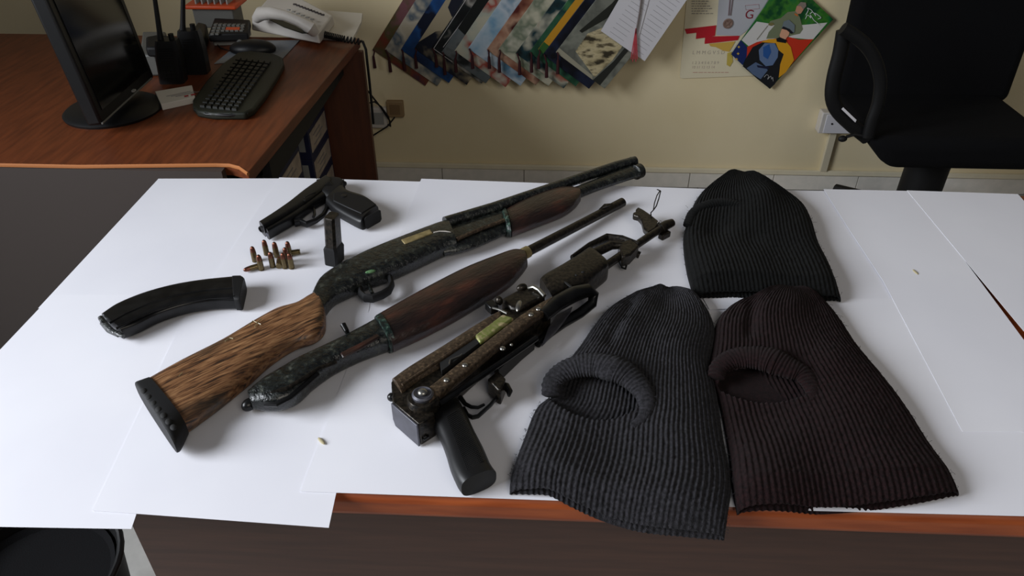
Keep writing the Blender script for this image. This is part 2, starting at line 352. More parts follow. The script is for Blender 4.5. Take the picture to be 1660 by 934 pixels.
obj('barrel', MB().px_tube([(846,413),(900,385),(950,359),(1009,328)], [TB+.020,TB+.017,TB+.014,TB+.0105], [.0088,.0086,.0086,.0090], n=24), 'gunmetal', s2)
obj('barrel_nut', MB().px_tube([(848,412),(856,408)], TB+.020, .0105, n=20), 'tan', s2, label='pale ring at the barrel root')
obj('front_sight', MB().tube([P(972,340,TB+.020), P(981,334,TB+.0235), P(992,331,TB+.020)], [.002,.0045,.002], n=10), 'gunmetal', s2)
a = P(1008,328.6,TB+.0105); d = (P(1009,328,TB+.0105)-P(1000,333,TB+.0105)).normalized()
obj('muzzle_bore', MB().lathe([(.006,0),(.006,.0012)], a+d*.0008, d, 16), 'cavity', s2)
# ================================================================ ASSAULT RIFLE
ak = empty('assault_rifle', P(780, 580, TB), 'folding stock assault rifle with black pistol grip, nearest gun to the camera', 'rifle')
obj('receiver', MB().loft([((635,617),(676,708),.040),((662,600),(705,681),.040),((700,576),(745,648),.040),((750,543),(790,608),.040),((795,515),(838,570),.040),((858,478),(898,530),.040)],
    .040, TB+.021, e=6, n=40, sub=5), 'gunmetal', ak)
obj('dust_cover', MB().loft([((633,616),(656,650),.030),((660,597),(684,628),.030),((712,565),(736,596),.030),((765,531),(786,558),.028),((803,508),(818,530),.026)],
    .030, TB+.034, e=2.4, n=30, sub=5), 'rust', ak, label='worn brown ribbed top cover')
obj('cover_ridge', MB().px_tube([(652,624),(700,592),(760,552),(800,524)], [TB+.050]*4, .0022, n=8), 'rust', ak)
obj('rear_trunnion', MB().px_prism([(634,618),(636,652),(679,688),(705,672),(690,640),(660,600)], TB+.0015, TB+.040, TB+.040), 'gunmetal', ak, bevel=.002)
a, b = P(637,652,TB+.040), P(679,688,TB+.040); d = (b-a).normalized(); nn = Vector((d.y, -d.x, 0))
if nn.y > 0: nn = -nn
mb = MB().prism([a+d*u+Vector((0,0,v))+nn*.0005 for u, v in ((0,0),((b-a).length,0),((b-a).length,-.038),(.004,-.038),(0,-.028))], nn*.003)
obj('rear_plate', mb, 'slate', ak, bevel=.0008, label='slate grey rear plate')
obj('rear_button', MB().ellip(P(635,644,TB+.034), (.006,.006,.006)), 'darkmetal', ak)
obj('ejection_port', MB().px_prism([(713,588),(771,549),(778,555),(716,601)], TB+.040, TB+.0495, TB+.0495), 'cavity', ak, label='open ejection port')
obj('bolt_carrier', MB().px_prism([(769,543),(815,509),(834,515),(778,555)], TB+.044, TB+.0525, TB+.052), 'brassgreen', ak, bevel=.003, label='yellow green bolt carrier')
obj('charging_handle', MB().ellip(P(841,496,TB+.057), (.0045,.0135,.0045), rz=-.15), 'brightsteel', ak, label='bright steel bolt handle')
obj('return_spring', MB().px_tube([(728,590),(730,583),(745,577),(749,574)], TB+.051, .0011, n=6), 'brightsteel', ak)
stt = obj('folding_stock_strut', MB().loft([((683,637),(699,661),.014),((712,615),(727,637),.014),((745,588),(759,611),.014),((800,545),(813,566),.014),((850,507),(862,528),.014),((893,482),(903,500),.012)],
    .012, TB+.046, e=5, n=24, sub=4), 'rust', ak, bevel=0, label='worn brown side bar of the folding stock')
mb = MB()
for (x, y) in ((724,616),(754,592),(861,510),(873,501),(815,565)):
    obj('rivet', MB().ellip(P(x,y,TB+.0535), (.0042,.0042,.0024)), 'brightsteel', stt)
for (x, y) in ((816,560),(829,553)): obj('rivet', MB().ellip(P(x,y+6,TB+.047), (.0025,.0025,.002)), 'brightsteel', ak)
obj('lower_rail', MB().px_tube([(712,655),(760,623),(820,583),(870,548)], [TB+.041]*4, .0042, n=8), 'darkmetal', ak)
hc = P(686,646,TB+.046)
hg = obj('hinge_disc', MB().lathe([(.021,-.012),(.0215,0),(.019,.004),(.015,.0045)], hc, n=28), 'gunmetal', ak)
obj('hinge_ring', MB().lathe([(.0135,.002),(.014,.008),(.0115,.010),(.009,.0085)], hc, n=24), 'slate', hg)
obj('hinge_bolt', MB().ellip(hc+Vector((0,0,.011)), (.0065,.0065,.004)), 'brightsteel', hg)
gp = obj('pistol_grip', MB().loft([((697,690),(746,650),.030),((711,712),(760,677),.031),((721,737),(772,703),.031),((729,762),(786,731),.032),((739,784),(797,757),.033),((747,795),(806,771),.033)],
    .031, TB+.0175, e=3, n=36, sub=6), 'black', ak, label='black checkered pistol grip')
def quad_grid(c, nu, nv, z, r, mb):
    for i in range(nu):
        for j in range(nv):
            u, v = (i+.5)/nu, (j+.5)/nv
            x = (c[0][0]*(1-u)+c[1][0]*u)*(1-v)+(c[3][0]*(1-u)+c[2][0]*u)*v
            y = (c[0][1]*(1-u)+c[1][1]*u)*(1-v)+(c[3][1]*(1-u)+c[2][1]*u)*v
            p = P(x, y, z); mb.ellip(p, (r, r, r*.6), n=6)
mb = MB(); quad_grid([(722,675),(746,660),(788,745),(757,764)], 13, 34, TB+.0338, .00085, mb)
obj('checkering', mb, 'blackm', gp)
obj('trigger', MB().px_tube([(746,644),(754,655),(764,660),(775,661),(785,656)], TB+.018, [.0035,.003,.0026,.0024,.002], n=10), 'darkmetal', ak)
obj('trigger_guard', MB().px_tube([(752,662),(758,673),(766,677),(775,675),(795,657),(809,640),(811,632)], TB+.016, .0024, n=10, flat=1.5), 'darkmetal', ak)
obj('magazine_catch_housing', MB().px_prism([(790,618),(807,604),(820,617),(812,636),(806,634)], TB+.006, TB+.034, TB+.03), 'gunmetal', ak, bevel=.002)
obj('magazine_catch', MB().px_tube([(812,624),(821,627),(826,635),(825,642)], TB+.022, [.0052,.0055,.0045,.002], n=10), 'darkmetal', ak)
obj('sling_loop', MB().px_tube([(683,703),(681,709),(688,713),(694,709),(692,700)], TB+.012, .0016, n=8), 'darkmetal', ak)
obj('magazine_well', MB().px_prism([(800,596),(842,560),(860,546),(868,550),(846,568),(808,604)], TB+.004, TB+.030, TB+.024), 'darkmetal', ak, bevel=.002)
obj('rear_sight_block', MB().px_prism([(812,486),(850,465),(868,463),(885,480),(842,503),(828,500)], TB+.022, TB+.048, TB+.046), 'gunmetal', ak, bevel=.004)
obj('rear_sight', MB().box(P(797,498,TB+.048), (.014,.018,.014), rz=.6), 'darkmetal', ak, bevel=.002)
obj('sight_knob', MB().ellip(P(809,488,TB+.053), (.006,.006,.008)), 'gunmetal', ak)
obj('sight_leaf', MB().px_tube([(798,499),(810,502),(822,508)], TB+.053, .0018, n=8), 'brightsteel', ak)
obj('sight_lug', MB().ellip(P(846,466,TB+.05), (.009,.006,.006), rz=.6), 'gunmetal', ak)
obj('takedown_lever', MB().px_tube([(856,467),(865,465),(874,470),(883,480)], [TB+.05,TB+.053,TB+.053,TB+.051], .0032, n=10), 'brightsteel', ak, label='bright curved lever')
hd = obj('handguard', MB().loft([((871,455),(900,503),.034),((877,448),(906,499),.042),((900,435),(930,489),.045),((925,420),(957,477),.045),((944,411),(987,450),.044),((949,409),(990,443),.040)],
    .045, TB+.0235, e=4.6, n=36, sub=5), 'gunmetal', ak, label='sheet metal handguard')
for (x, y, rz, l) in ((922,462,-.95,.0115),(945,441,.5,.003),(934,446,.3,.002)): obj('handguard_slot', MB().ellip(P(x,y,TB+.0462), (l,.0026,.0012), rz=rz), 'cavity', hd)
obj('butt_loop', MB().px_tube([(880,512),(903,492),(930,477),(952,471),(962,478),(960,492),(940,508),(912,524),(890,540),(871,558)], [TB+.044,TB+.044,TB+.043,TB+.040,TB+.030,TB+.020,TB+.014,TB+.012,TB+.012,TB+.012],
    [.010,.012,.0125,.011,.009,.008,.008,.008,.0075,.006], n=16), 'darkmetal', ak, label='dark shoulder loop of the folded stock')
obj('butt_plate', MB().px_prism([(878,560),(889,530),(903,510),(928,496),(924,508),(903,534)], TB+.018, TB+.022, TB+.022), 'slate', ak, bevel=.001, label='grey green shoulder plate')
obj('barrel', MB().px_tube([(975,436),(1020,405),(1068,373),(1085,363)], [TB+.024,TB+.024,TB+.024,TB+.024], [.0072,.0070,.0068,.0068], n=20), 'gunmetal', ak)
obj('gas_tube', MB().px_tube([(935,428),(960,412),(990,398),(1008,398)], [TB+.030]*4, [.0085,.0085,.0080,.006], n=16), 'gunmetal', ak)
obj('gas_tube_frame', MB().px_tube([(927,418),(955,399),(984,386),(1008,389),(1034,398)], [TB+.026]*5, [.0035,.0045,.0058,.0058,.0050], n=12, flat=1.6), 'gunmetal', ak)
obj('gas_block', MB().px_prism([(1002,398),(1022,391),(1036,402),(1022,417),(1008,421)], TB+.012, TB+.034, TB+.028), 'gunmetal', ak, bevel=.003)
obj('gas_block_lug', MB().tube([P(1024,408,TB+.015), P(1037,414,TB+.011)], [.006,.0065], n=14), 'gunmetal', ak)
obj('front_sling_swivel', MB().px_tube([(1003,424),(1008,434),(1014,436),(1016,428),(1012,421)], TB+.010, .0018, n=8), 'darkmetal', ak)
obj('muzzle_nut', MB().px_tube([(1070,371),(1080,365),(1090,361)], TB+.024, [.0095,.0090,.0072], n=20), 'gunmetal', ak)
obj('bayonet_lug', MB().box(P(1077,381,TB+.013), (.022,.012,.012), rz=.75), 'gunmetal', ak, bevel=.002)
obj('front_sight_tower', MB().px_prism([(1042,342),(1054,350),(1070,363),(1062,373),(1050,380),(1043,372),(1040,360),(1034,353),(1026,351),(1026,347),(1033,345),(1030,342),(1034,338)], TB+.018, TB+.030, TB+.026), 'gunmetal', ak, bevel=.0025, label='forked front sight')
obj('front_sight_post', MB().tube([P(1066,362,TB+.03), P(1069,358,TB+.035), P(1072,359,TB+.035)], .0012, n=6), 'gunmetal', ak)
obj('wire_tie', MB().tube([P(1056,354,TB+.030), P(1055,345,TB+.034), P(1059,341,TB+.036), P(1061,329,TB+.040), P(1065,317,TB+.044), P(1070,309,TB+.046), P(1065,307,TB+.046), P(1071,310,TB+.045), P(1068,322,TB+.042), P(1064,334,TB+.038), P(1059,341,TB+.036)],
    .0011, n=6), 'darkmetal', ak, label='twisted wire loop')
# ================================================================ CURVED MAGAZINE
mg = empty('rifle_magazine', P(280, 495, TB), 'curved black rifle magazine lying alone at the left of the table', 'magazine')
ST = [((162,512),(204,546)),((188,494),(229,537)),((230,476),(263,521)),((279,462),(305,508)),((329,453),(345,502)),((378,448),(382,501))]
obj('magazine_body', MB().loft(ST, .026, TB+.0135, e=5, n=36, sub=6), 'darkmetal', mg, label='ribbed black curved body')
for f0 in (.36, .62):
    obj('rib', MB().px_tube([(a[0]*(1-f0)+b[0]*f0, a[1]*(1-f0)+b[1]*f0) for a, b in ST[:]], TB+.0262, .0018, n=8), 'darkmetal', mg)
obj('floor_plate', MB().loft([((378,447),(382,503)),((393,447),(387,503)),((400,452),(389,502))], .028, TB+.0143, e=6, n=30, sub=2), 'blackm', mg, bevel=.001)
obj('feed_lips', MB().px_tube([(163,515),(170,526),(182,537),(200,545)], [TB+.020,TB+.018,TB+.016,TB+.016], [.004,.0045,.004,.003], n=10), 'tape', mg)
obj('feed_lip_edge', MB().px_tube([(165,524),(176,537),(192,544)], TB+.007, .003, n=8), 'tape', mg)
# ================================================================ PISTOL
ps = empty('pistol', P(520, 340, TB), 'black semi-automatic pistol lying on its side at the back of the table', 'pistol')
obj('slide', MB().loft([((417,362),(434,381)),((440,347),(457,368)),((466,329),(484,351)),((490,310),(509,334)),((512,295),(531,316)),((524,288),(543,304))], .026, TB+.0165, e=4.5, n=32, sub=4), 'darkmetal', ps)
obj('frame', MB().loft([((427,374),(440,385)),((446,362),(459,374)),((466,345),(481,362)),((492,325),(507,342)),((522,303),(534,326)),((545,291),(556,312)),((555,295),(560,305))], .022, TB+.013, e=4, n=30, sub=4), 'darkmetal', ps)
obj('frame_tail', MB().loft([((512,292),(521,322)),((530,287),(540,330)),((550,288),(556,318)),((558,297),(560,304))], .026, TB+.0145, e=3, n=30, sub=4), 'blackm', ps)
gr = obj('grip', MB().loft([((559,305),(527,332)),((568,312),(540,346)),((592,320),(560,358)),((608,330),(577,367)),((616,339),(583,368))], .029, TB+.0155, e=3.6, n=34, sub=5), 'black', ps, label='smooth black grip')
obj('grip_panel', MB().px_prism([(541,313),(560,310),(592,319),(610,331),(586,346),(563,336),(540,325)], TB+.027, TB+.0315, TB+.031), 'blackm', gr, bevel=.0015)
obj('grip_medallion', MB().lathe([(.0055,0),(.0055,.001),(.0042,.0013)], P(557,318,TB+.0315)), 'black', gr)
a, b = P(588,353,TB+.029), P(616.5,337,TB+.029); d = (b-a).normalized(); nn = Vector((d.y, -d.x, 0)); w_ = (b-a).length
obj('magazine_opening', MB().prism([a+d*u+Vector((0,0,v))+nn*.0012 for u, v in ((.002,-.004),(.006,-.001),(w_-.006,-.001),(w_-.002,-.004),(w_-.002,-.022),(w_-.006,-.026),(.006,-.026),(.002,-.022))], nn*.0012), 'cavity', ps, label='dark open end of the grip')
obj('trigger_guard', MB().px_tube([(478,361),(488,360),(497,364),(512,358),(524,349),(530,338),(531,328)], TB+.010, [.006,.005,.0045,.0038,.0038,.004,.004], n=10, flat=1.5), 'darkmetal', ps)
obj('trigger', MB().px_tube([(505,330),(509,340),(510,348),(508,352)], TB+.012, .0028, n=8), 'darkmetal', ps)
obj('muzzle', MB().lathe([(.0065,0),(.0065,.002),(.0048,.002),(.0048,.0005)], P(424.5,371.5,TB+.016), (P(424,371,TB)-P(434,364,TB)), 18), 'darkmetal', ps)
obj('guide_rod', MB().lathe([(.0038,0),(.0038,.002)], P(434,380,TB+.012), (P(424,371,TB)-P(434,364,TB)), 14), 'slate', ps, label='pale guide rod end')
obj('slide_stop', MB().px_tube([(494,321),(502,316),(511,312)], TB+.0285, .0017, n=8), 'black', ps)
obj('takedown_latch', MB().ellip(P(493,325,TB+.0275), (.0045,.003,.002)), 'black', ps)
obj('hammer', MB().ellip(P(556,298,TB+.014), (.008,.006,.006), rz=.5), 'darkmetal', ps)
mb = MB()
for k in range(7): mb.px_tube([(513+k*3.0,290.5+k*.1-1),(523+k*2.6,300)], TB+.0285, .0006, n=5)
obj('slide_serrations', mb, 'black', ps)
# ================================================================ PISTOL MAGAZINE
c = P(542.5, 424, TB); a = math.radians(-12)
pm = empty('pistol_magazine', c, 'slim black pistol magazine standing upright just below the pistol', 'magazine')
def oct_ring(w, d, ch, z): return [Vector((x, y, z)) for x, y in ((-w+ch,-d),(w-ch,-d),(w,-d+ch),(w,d-ch),(w-ch,d),(-w+ch,d),(-w,d-ch),(-w,-d+ch))]
def oct_stack(levels, mtx, mb=None):
    mb = mb or MB(); vs = []; fs = []
    for w, d, ch, z in levels: vs += [mtx@v for v in oct_ring(w, d, ch, z)]
    for i in range(len(levels)-1):
        for k in range(8): fs.append((i*8+k, i*8+(k+1) % 8, (i+1)*8+(k+1) % 8, (i+1)*8+k))
    fs += [tuple(range(8))[::-1], tuple(range(8*len(levels)-8, 8*len(levels)))]
    return mb.add(vs, fs)
R4 = Matrix.Translation(c) @ Matrix.Rotation(math.radians(5), 4, 'Y') @ Matrix.Rotation(a, 4, 'Z')
obj('base_plate', oct_stack([(.0118,.016,.003,0),(.0128,.017,.004,.030),(.0102,.015,.004,.036)], R4), 'blackm', pm)
obj('magazine_tube', oct_stack([(.0102,.0145,.004,.034),(.0098,.0138,.004,.089),(.0085,.012,.003,.092)], R4), 'gunmetal', pm)
# ================================================================ CARTRIDGES
def bullet_parts(t):
    z = (LOC[t]@Vector((0,0,0))); m = LOC[t]; 
    def L(prof): return MB().lathe(prof, n=20)
    ca = L([(.0049,0),(.00495,.0006),(.0043,.0010),(.0043,.0016),(.0049,.0022),(.00475,.0185),(.0046,.0195)])
    bu = L([(.0045,.0190),(.0044,.0220),(.0039,.0255),(.0030,.0280),(.0017,.0295),(.0004,.0299)])
    for q, mm, nm in ((ca, 'brass', 'case'), (bu, 'copper', 'bullet_tip')):
        q.v = [m@v for v in q.v]; obj(nm, q, mm, t)
GR = 'pistol cartridges beside the pistol'
proto = empty('cartridge', P(413.6,423,TB), 'standing brass cartridge at the far left of the cluster', 'cartridge', GR); bullet_parts(proto)
def cart(px, label, rz=0, lie=None):
    r = proto.copy(); sc.collection.objects.link(r); r['label'] = label
    if lie is None:
        r.location = P(px[0], px[1], TB-.0005); r.rotation_euler = (0, 0, rz)
    else:
        b = P(px[0], px[1], TB+.0045); t = P(lie[0], lie[1], TB+.0045); d = (t-b).normalized()
        r.location = b; r.rotation_euler = d.to_track_quat('Z', 'Y').to_euler()
    for ch in list(proto.children):
        q = ch.copy(); sc.collection.objects.link(q); q.parent = r
    return r
proto.location.z = TB-.0005
cart((432.6,412.5), 'standing cartridge with reddish tip, second from the left in the back row')
cart((449,416), 'standing cartridge with grey brown tip in the middle of the back row')
cart((470,415), 'standing cartridge at the back right, in front of a lying one')
cart((424,437), 'standing cartridge at the front left leaning over a lying one')
cart((442.5,432.5), 'standing cartridge alone in the middle of the front row')
cart((462.4,434), 'left one of the two standing cartridges touching at the front right')
cart((473,434.5), 'right one of the two standing cartridges touching at the front right')
cart((466,425), 'standing cartridge with red tip half hidden behind the two at the front right')
cart((423,430), 'cartridge lying down at the front left pointing left', lie=(403,436))
cart((486.5,408), 'cartridge lying down at the right with its rim facing right', lie=(464,411))
cart((452,432), 'cartridge lying down in the front middle with its rim towards the camera', lie=(453,417))
# ================================================================ BALACLAVAS
def wool(name, c1, c2):
    m = mat(name, c1, .95, col2=c2, scale=260, lo=.3, hi=.7, bump=.8, bscale=900, spec=.08, detail=3)
    b = m.node_tree.nodes['Principled BSDF']; b.inputs['Sheen Weight'].default_value = .03; b.inputs['Sheen Roughness'].default_value = .6
    return m
M['woolblack'] = wool('black_wool', (4,5,5), (10,11,11))
M['woolgrey'] = wool('charcoal_wool', (24,24,26), (50,49,53))
M['woolbrown'] = wool('dark_brown_wool', (14,7,8), (32,17,18))
for k_, c_ in (('woolblack',(6,7,8)),('woolgrey',(22,22,25)),('woolbrown',(14,8,9))):
    pass
def resample(pl, n):
    pl = [Vector(p) for p in pl]; d = [0]
    for i in range(1, len(pl)): d.append(d[-1]+(pl[i]-pl[i-1]).length)
    def cr(a, b, c, e, x): return .5*((2*b)+(c-a)*x+(2*a-5*b+4*c-e)*x*x+(3*b-a-3*c+e)*x*x*x)
    out = []
    for k in range(n):
        s = d[-1]*k/(n-1); i = 0
        while i < len(pl)-2 and d[i+1] < s: i += 1
        x = (s-d[i])/(d[i+1]-d[i]); out.append(cr(pl[max(i-1,0)], pl[i], pl[i+1], pl[min(i+2,len(pl)-1)], x))
    return out
from mathutils import noise
YE = .576
def drape(x, y, z0):
    p = P(x, y, z0); 
    for _ in range(5):
        over = max(0, YE+.006-p.y); p = P(x, y, z0-over*over*9-over*.15)
    return p
def balaclava(name, label, m, left, right, bottom, hole, roll, ribs, folds, h=.020, seed=0, nu=None, nv=200, rollm=None, notch=None):
    nu = nu or ribs*7
    Lc, Rc = resample(left, nv+1), resample(right, nv+1)
    Bt = resample(bottom, nu+1)
    root = empty(name, P(*Bt[nu//2], TB), label, 'balaclava', 'knitted balaclavas laid on the table')
    def pt(u, v, j, i):
        l, r = Lc[j], Rc[j]; p = l*(1-u)+r*u
        bl = v**3; straight = Bt[0]*(1-u)+Bt[-1]*u
        return p + (Bt[i]-straight)*bl
    def layer(z0, hh, amp, phase, skip=None):
        vs = []; fs = []
        for j in range(nv+1):
            v = j/nv
            for i in range(nu+1):
                u = i/nu; q = pt(u, v, j, i)
                e = max(0, 1-abs(2*u-1)**5)**.5; et = min(1, (v/.10))**.5; eb = .55+.45*min(1, (1-v)/.10)
                z = hh*e*et*eb
                z += amp*(.5+.5*math.sin(2*math.pi*ribs*u+phase + .5*math.sin(9*v+seed)))*min(1, 6*e)*(.35+.65*min(1, v/.25))
                z += .013*e*et*(noise.noise(Vector((u*2.4+seed, v*2.6, seed))) )
                z += .0008*noise.noise(Vector((u*60, v*70, seed)))
                for (fx, fy, fr, fh) in folds:
                    dd = ((q.x-fx)**2+((q.y-fy)*1.3)**2)/(fr*fr); z += fh*math.exp(-dd)*e
                p = drape(q.x, q.y, TB+.008); vs.append(Vector((p.x, p.y, p.z-.008+z0+max(z, .0005))))
        def mid(i, j):
            return pt((i+.5)/nu, (j+.5)/nv, j, i)
        for j in range(nv):
            for i in range(nu):
                if skip and skip(mid(i, j)): continue
                a = j*(nu+1)+i; fs.append((a, a+1, a+nu+2, a+nu+1))
        mb = MB(); mb.add(vs, fs); return mb
    def inh(q):
        if not hole: return False
        x, y, rx, ry, rot = hole; dx, dy = q.x-x, q.y-y; c_, s_ = math.cos(rot), math.sin(rot)
        a, b = dx*c_+dy*s_, -dx*s_+dy*c_
        return (a/rx)**2+(b/ry)**2 < 1
    fr = obj('front_layer', layer(.003, h, .0019, 0, inh if hole else None), m, root, sharp=180)
    sd = fr.modifiers.new('s', 'SOLIDIFY'); sd.thickness = .0022; sd.offset = -1
    bk = obj('back_layer', layer(.0015, .0045, .0018, 1.0), m, root, sharp=180)
    if roll:
        NR = 240; pts = resample([r[:2] for r in roll], NR)
        rr = resample([(r[2], r[3]) for r in roll], NR); mb = MB(); n = 20; vs = []; fs = []
        W3 = [P(p.x, p.y, TB+q.y) for p, q in zip(pts, rr)]
        for i, (p3, q) in enumerate(zip(W3, rr)):
            t = (W3[min(i+1, NR-1)]-W3[max(i-1, 0)]).normalized(); nn = Vector((0,0,1)); nn = (nn-t*nn.dot(t)).normalized(); bb = t.cross(nn)
            for k in range(n):
                a = 2*math.pi*k/n; rad = q.x*(1+.04*math.sin(2*math.pi*i/6.0)) + .0008*noise.noise(Vector((i*.7, k*.9, seed)))
                vs.append(p3 + (bb*math.cos(a)*1.12+nn*math.sin(a)*.62)*rad)
        for i in range(NR-1):
            for k in range(n): fs.append((i*n+k, i*n+(k+1) % n, (i+1)*n+(k+1) % n, (i+1)*n+k))
        fs += [tuple(range(n))[::-1], tuple(range((NR-1)*n, NR*n))]; mb.add(vs, fs)
        obj('rolled_rim', mb, m, root, sharp=180, label='thick rolled rim of the face opening')
    # loose wool fibres round the outline
    rn = random.Random(seed); mb = MB()
    for side in (Lc, Rc):
        for k in range(110):
            j = rn.randrange(4, nv-4); q = side[j]; p = drape(q.x+rn.uniform(-2,2), q.y+rn.uniform(-2,2), TB+rn.uniform(.002,.012))
            d = Vector((rn.uniform(-1,1), rn.uniform(-1,1), rn.uniform(-.2,.8)))*.004; d2 = Vector((rn.uniform(-1,1), rn.uniform(-1,1), rn.uniform(-.5,.5)))*.003
            mb.tube([p, p+d, p+d+d2], .00022, n=3)
    if roll:
        for k in range(110):
            p = W3[rn.randrange(NR)]+Vector((rn.uniform(-.01,.01), rn.uniform(0,.012), rn.uniform(.002,.010)))
            d = Vector((rn.uniform(-1,1), rn.uniform(-1,1), rn.uniform(-.1,1)))*.004
            mb.tube([p, p+d*.6, p+d+Vector((rn.uniform(-1,1),rn.uniform(-1,1),0))*.002], .00022, n=3)
    o = obj('loose_fibres', mb, m, root); o['kind'] = 'stuff'
    return root
balaclava('balaclava', 'black ribbed knit balaclava at the back of the table', 'woolblack',
  [(1192,285),(1168,293),(1145,307),(1127,327),(1113,362),(1108,390),(1113,434),(1121,465),(1127,482)],
  [(1202,285),(1238,295),(1275,315),(1302,335),(1317,362),(1328,398),(1345,434),(1364,486)],
  [(1127,482),(1160,480),(1200,480),(1260,486),(1310,491),(1364,491)], None,
  [(1114,366,.007,.016),(1124,345,.010,.020),(1145,333,.012,.022),(1172,329,.012,.023),(1200,334,.011,.024),(1224,350,.008,.024),(1240,376,.004,.022),(1243,392,.002,.02)], 36,
  [(1160,375,34,-.010),(1240,330,26,.006),(1215,400,20,-.005)], h=.026, seed=3)
balaclava('balaclava', 'charcoal grey ribbed balaclava with wide face opening, hanging over the front edge', 'woolgrey',
  [(1060,466),(1020,482),(985,503),(961,531),(940,562),(912,598),(893,640),(868,664),(848,714),(829,770),(826,798)],
  [(1090,466),(1128,483),(1152,514),(1160,545),(1153,591),(1163,638),(1173,704),(1186,780),(1181,830),(1175,872)],
  [(826,798),(860,801),(890,804),(930,823),(1000,850),(1070,868),(1173,876)], (968,643,80,47,.10),
  [(893,640,.011,.016),(896,620,.016,.024),(912,604,.0195,.031),(937,594,.021,.035),(970,592,.021,.036),(1003,601,.020,.036),(1027,617,.0175,.034),(1043,636,.014,.030),(1049,657,.010,.027),(1043,676,.006,.024),(1025,691,.004,.022)], 40,
  [(1068,470,10,.004),(1026.0,494.0,11,-.0023),(1023.8,498.0,11,-.0023),(1021.6,502.0,11,-.0023),(1019.4,506.0,11,-.0023),(1017.2,510.0,11,-.0023),(1015.0,514.0,11,-.0023),(1012.8,518.0,11,-.0023),(1010.6,522.0,11,-.0023),(1008.4,526.0,11,-.0023),(1006.2,530.0,11,-.0023),(1004.0,534.0,11,-.0023),(1001.8,538.0,11,-.0023),(999.6,542.0,11,-.0023),(997.4,546.0,11,-.0023),(995.2,550.0,11,-.0023),(993.0,554.0,11,-.0023),(990.8,558.0,11,-.0023),(988.6,562.0,11,-.0023),(986.4,566.0,11,-.0023),(984.2,570.0,11,-.0023),(1075,496,26,-.010),(1085,560,40,.005),(1015,545,24,.006),(965,705,70,-.013),(880,700,30,-.006)], h=.024, seed=11, nv=240)
balaclava('balaclava', 'dark brown ribbed balaclava at the right front of the table', 'woolbrown',
  [(1262,469),(1220,489),(1180,503),(1160,526),(1154,568),(1149,605),(1163,640),(1172,676),(1182,733),(1188,789),(1196,831)],
  [(1288,469),(1320,478),(1356,511),(1394,568),(1432,615),(1474,671),(1507,723),(1540,770),(1556,800)],
  [(1196,832),(1271,834),(1340,834),(1413,831),(1490,826),(1556,812)], (1238,634,76,27,.12),
  [(1161,612,.010,.018),(1165,597,.015,.024),(1182,584,.020,.029),(1210,579,.022,.031),(1245,583,.021,.031),(1277,596,.018,.030),(1302,608,.013,.028),(1316,630,.010,.026),(1317,652,.006,.024),(1305,670,.004,.022)], 38,
  [(1216.0,500.0,11,-.0023),(1215.7,504.0,11,-.0023),(1215.4,508.0,11,-.0023),(1215.1,512.0,11,-.0023),(1214.8,516.0,11,-.0023),(1214.5,520.0,11,-.0023),(1214.2,524.0,11,-.0023),(1213.9,528.0,11,-.0023),(1213.6,532.0,11,-.0023),(1213.3,536.0,11,-.0023),(1213.0,540.0,11,-.0023),(1212.7,544.0,11,-.0023),(1212.4,548.0,11,-.0023),(1212.1,552.0,11,-.0023),(1211.8,556.0,11,-.0023),(1190,520,18,-.004),(1285,510,24,.005),(1340,600,40,.005),(1235,690,66,-.012)], h=.026, seed=23, nv=240)
# ================================================================ LEFT DESK
dk = empty('desk', (-1.1, 1.85, 0), 'cherry wood office desk carrying the keyboard, radios and telephone', 'desk')
pts = [P(x, y, T) for x, y in ((-420,272),(130,268),(350,265.5),(372,266),(388,270),(402,280),(583,62))]
yb = pts[-1].y; pts += [Vector((-2.1, yb, T))]; pts[0] = Vector((-2.1, pts[1].y, T))
obj('desktop', MB().prism([Vector((p.x, p.y, T-.028)) for p in pts][::1], (0,0,.028)), 'cherryY', dk, bevel=.002)
mb = MB(); q = [Vector((p.x, p.y-.001, T-.003)) for p in pts[:6]]; mb.tube(q, .0030, n=8, flat=1.5)
obj('edge_band', mb, flat('light_edge_band', (176,112,66), .4), dk, label='light edge band')
obj('front_panel', MB().box((-1.40, pts[1].y+.008, .371), (1.44, .020, .742)), 'greypanel', dk, label='grey brown front panel')
obj('rear_panel', MB().box((-1.18, yb-.03, .36), (1.245, .022, .72)), 'brownpanel', dk, label='brown end panel')
obj('side_rail', MB().box((-.625, 1.88, .69), (.02, .72, .06)), 'blackm', dk)
obj('keyboard_tray', MB().box((-.86, 1.85, .655), (.42, .60, .018)), 'blackm', dk)
# archive boxes under the desk
M['boxblue'] = flat('navy_box', (22,26,58), .6); M['boxlabel'] = mat('cream_label', (176,160,142), .7, col2=(150,136,122), scale=40)
M['boxend'] = mat('grey_label', (140,140,136), .7)
def abox(x, y, z, dy, label, w=.26):
    t = empty('archive_box', (x-w/2, y+dy/2, z), label, 'box', 'navy archive boxes stacked under the desk')
    obj('carton', MB().box((x-w/2, y+dy/2, z+.046), (w, dy, .092)), 'boxblue', t, bevel=.001)
    sl = obj('side_label', MB().box((x+.0008, y+dy/2, z+.048), (.0012, dy*.88, .062)), 'boxlabel', t, label='cream side label')
    mb = MB()
    for k in range(3): mb.box((x+.0016, y+dy*(.4+.12*(k % 2)), z+.032+k*.015), (.0006, dy*.4, .004))
    obj('print_lines', mb, 'ink', sl)
    obj('end_label', MB().box((x-.05, y-.0008, z+.05), (.07, .0012, .05)), 'boxend', t, label='grey end label')
names = ['lowest', 'second lowest', 'third from the floor', 'fourth from the floor', 'second from the top', 'topmost']
for k in range(6): abox(-.69, 2.035, k*.0935+.001, .20, 'navy archive box, %s of the far stack under the desk' % names[k])
for k in range(6): abox(-.69, 1.74, k*.0935+.001, .20, 'navy archive box, %s of the near stack under the desk' % names[k])
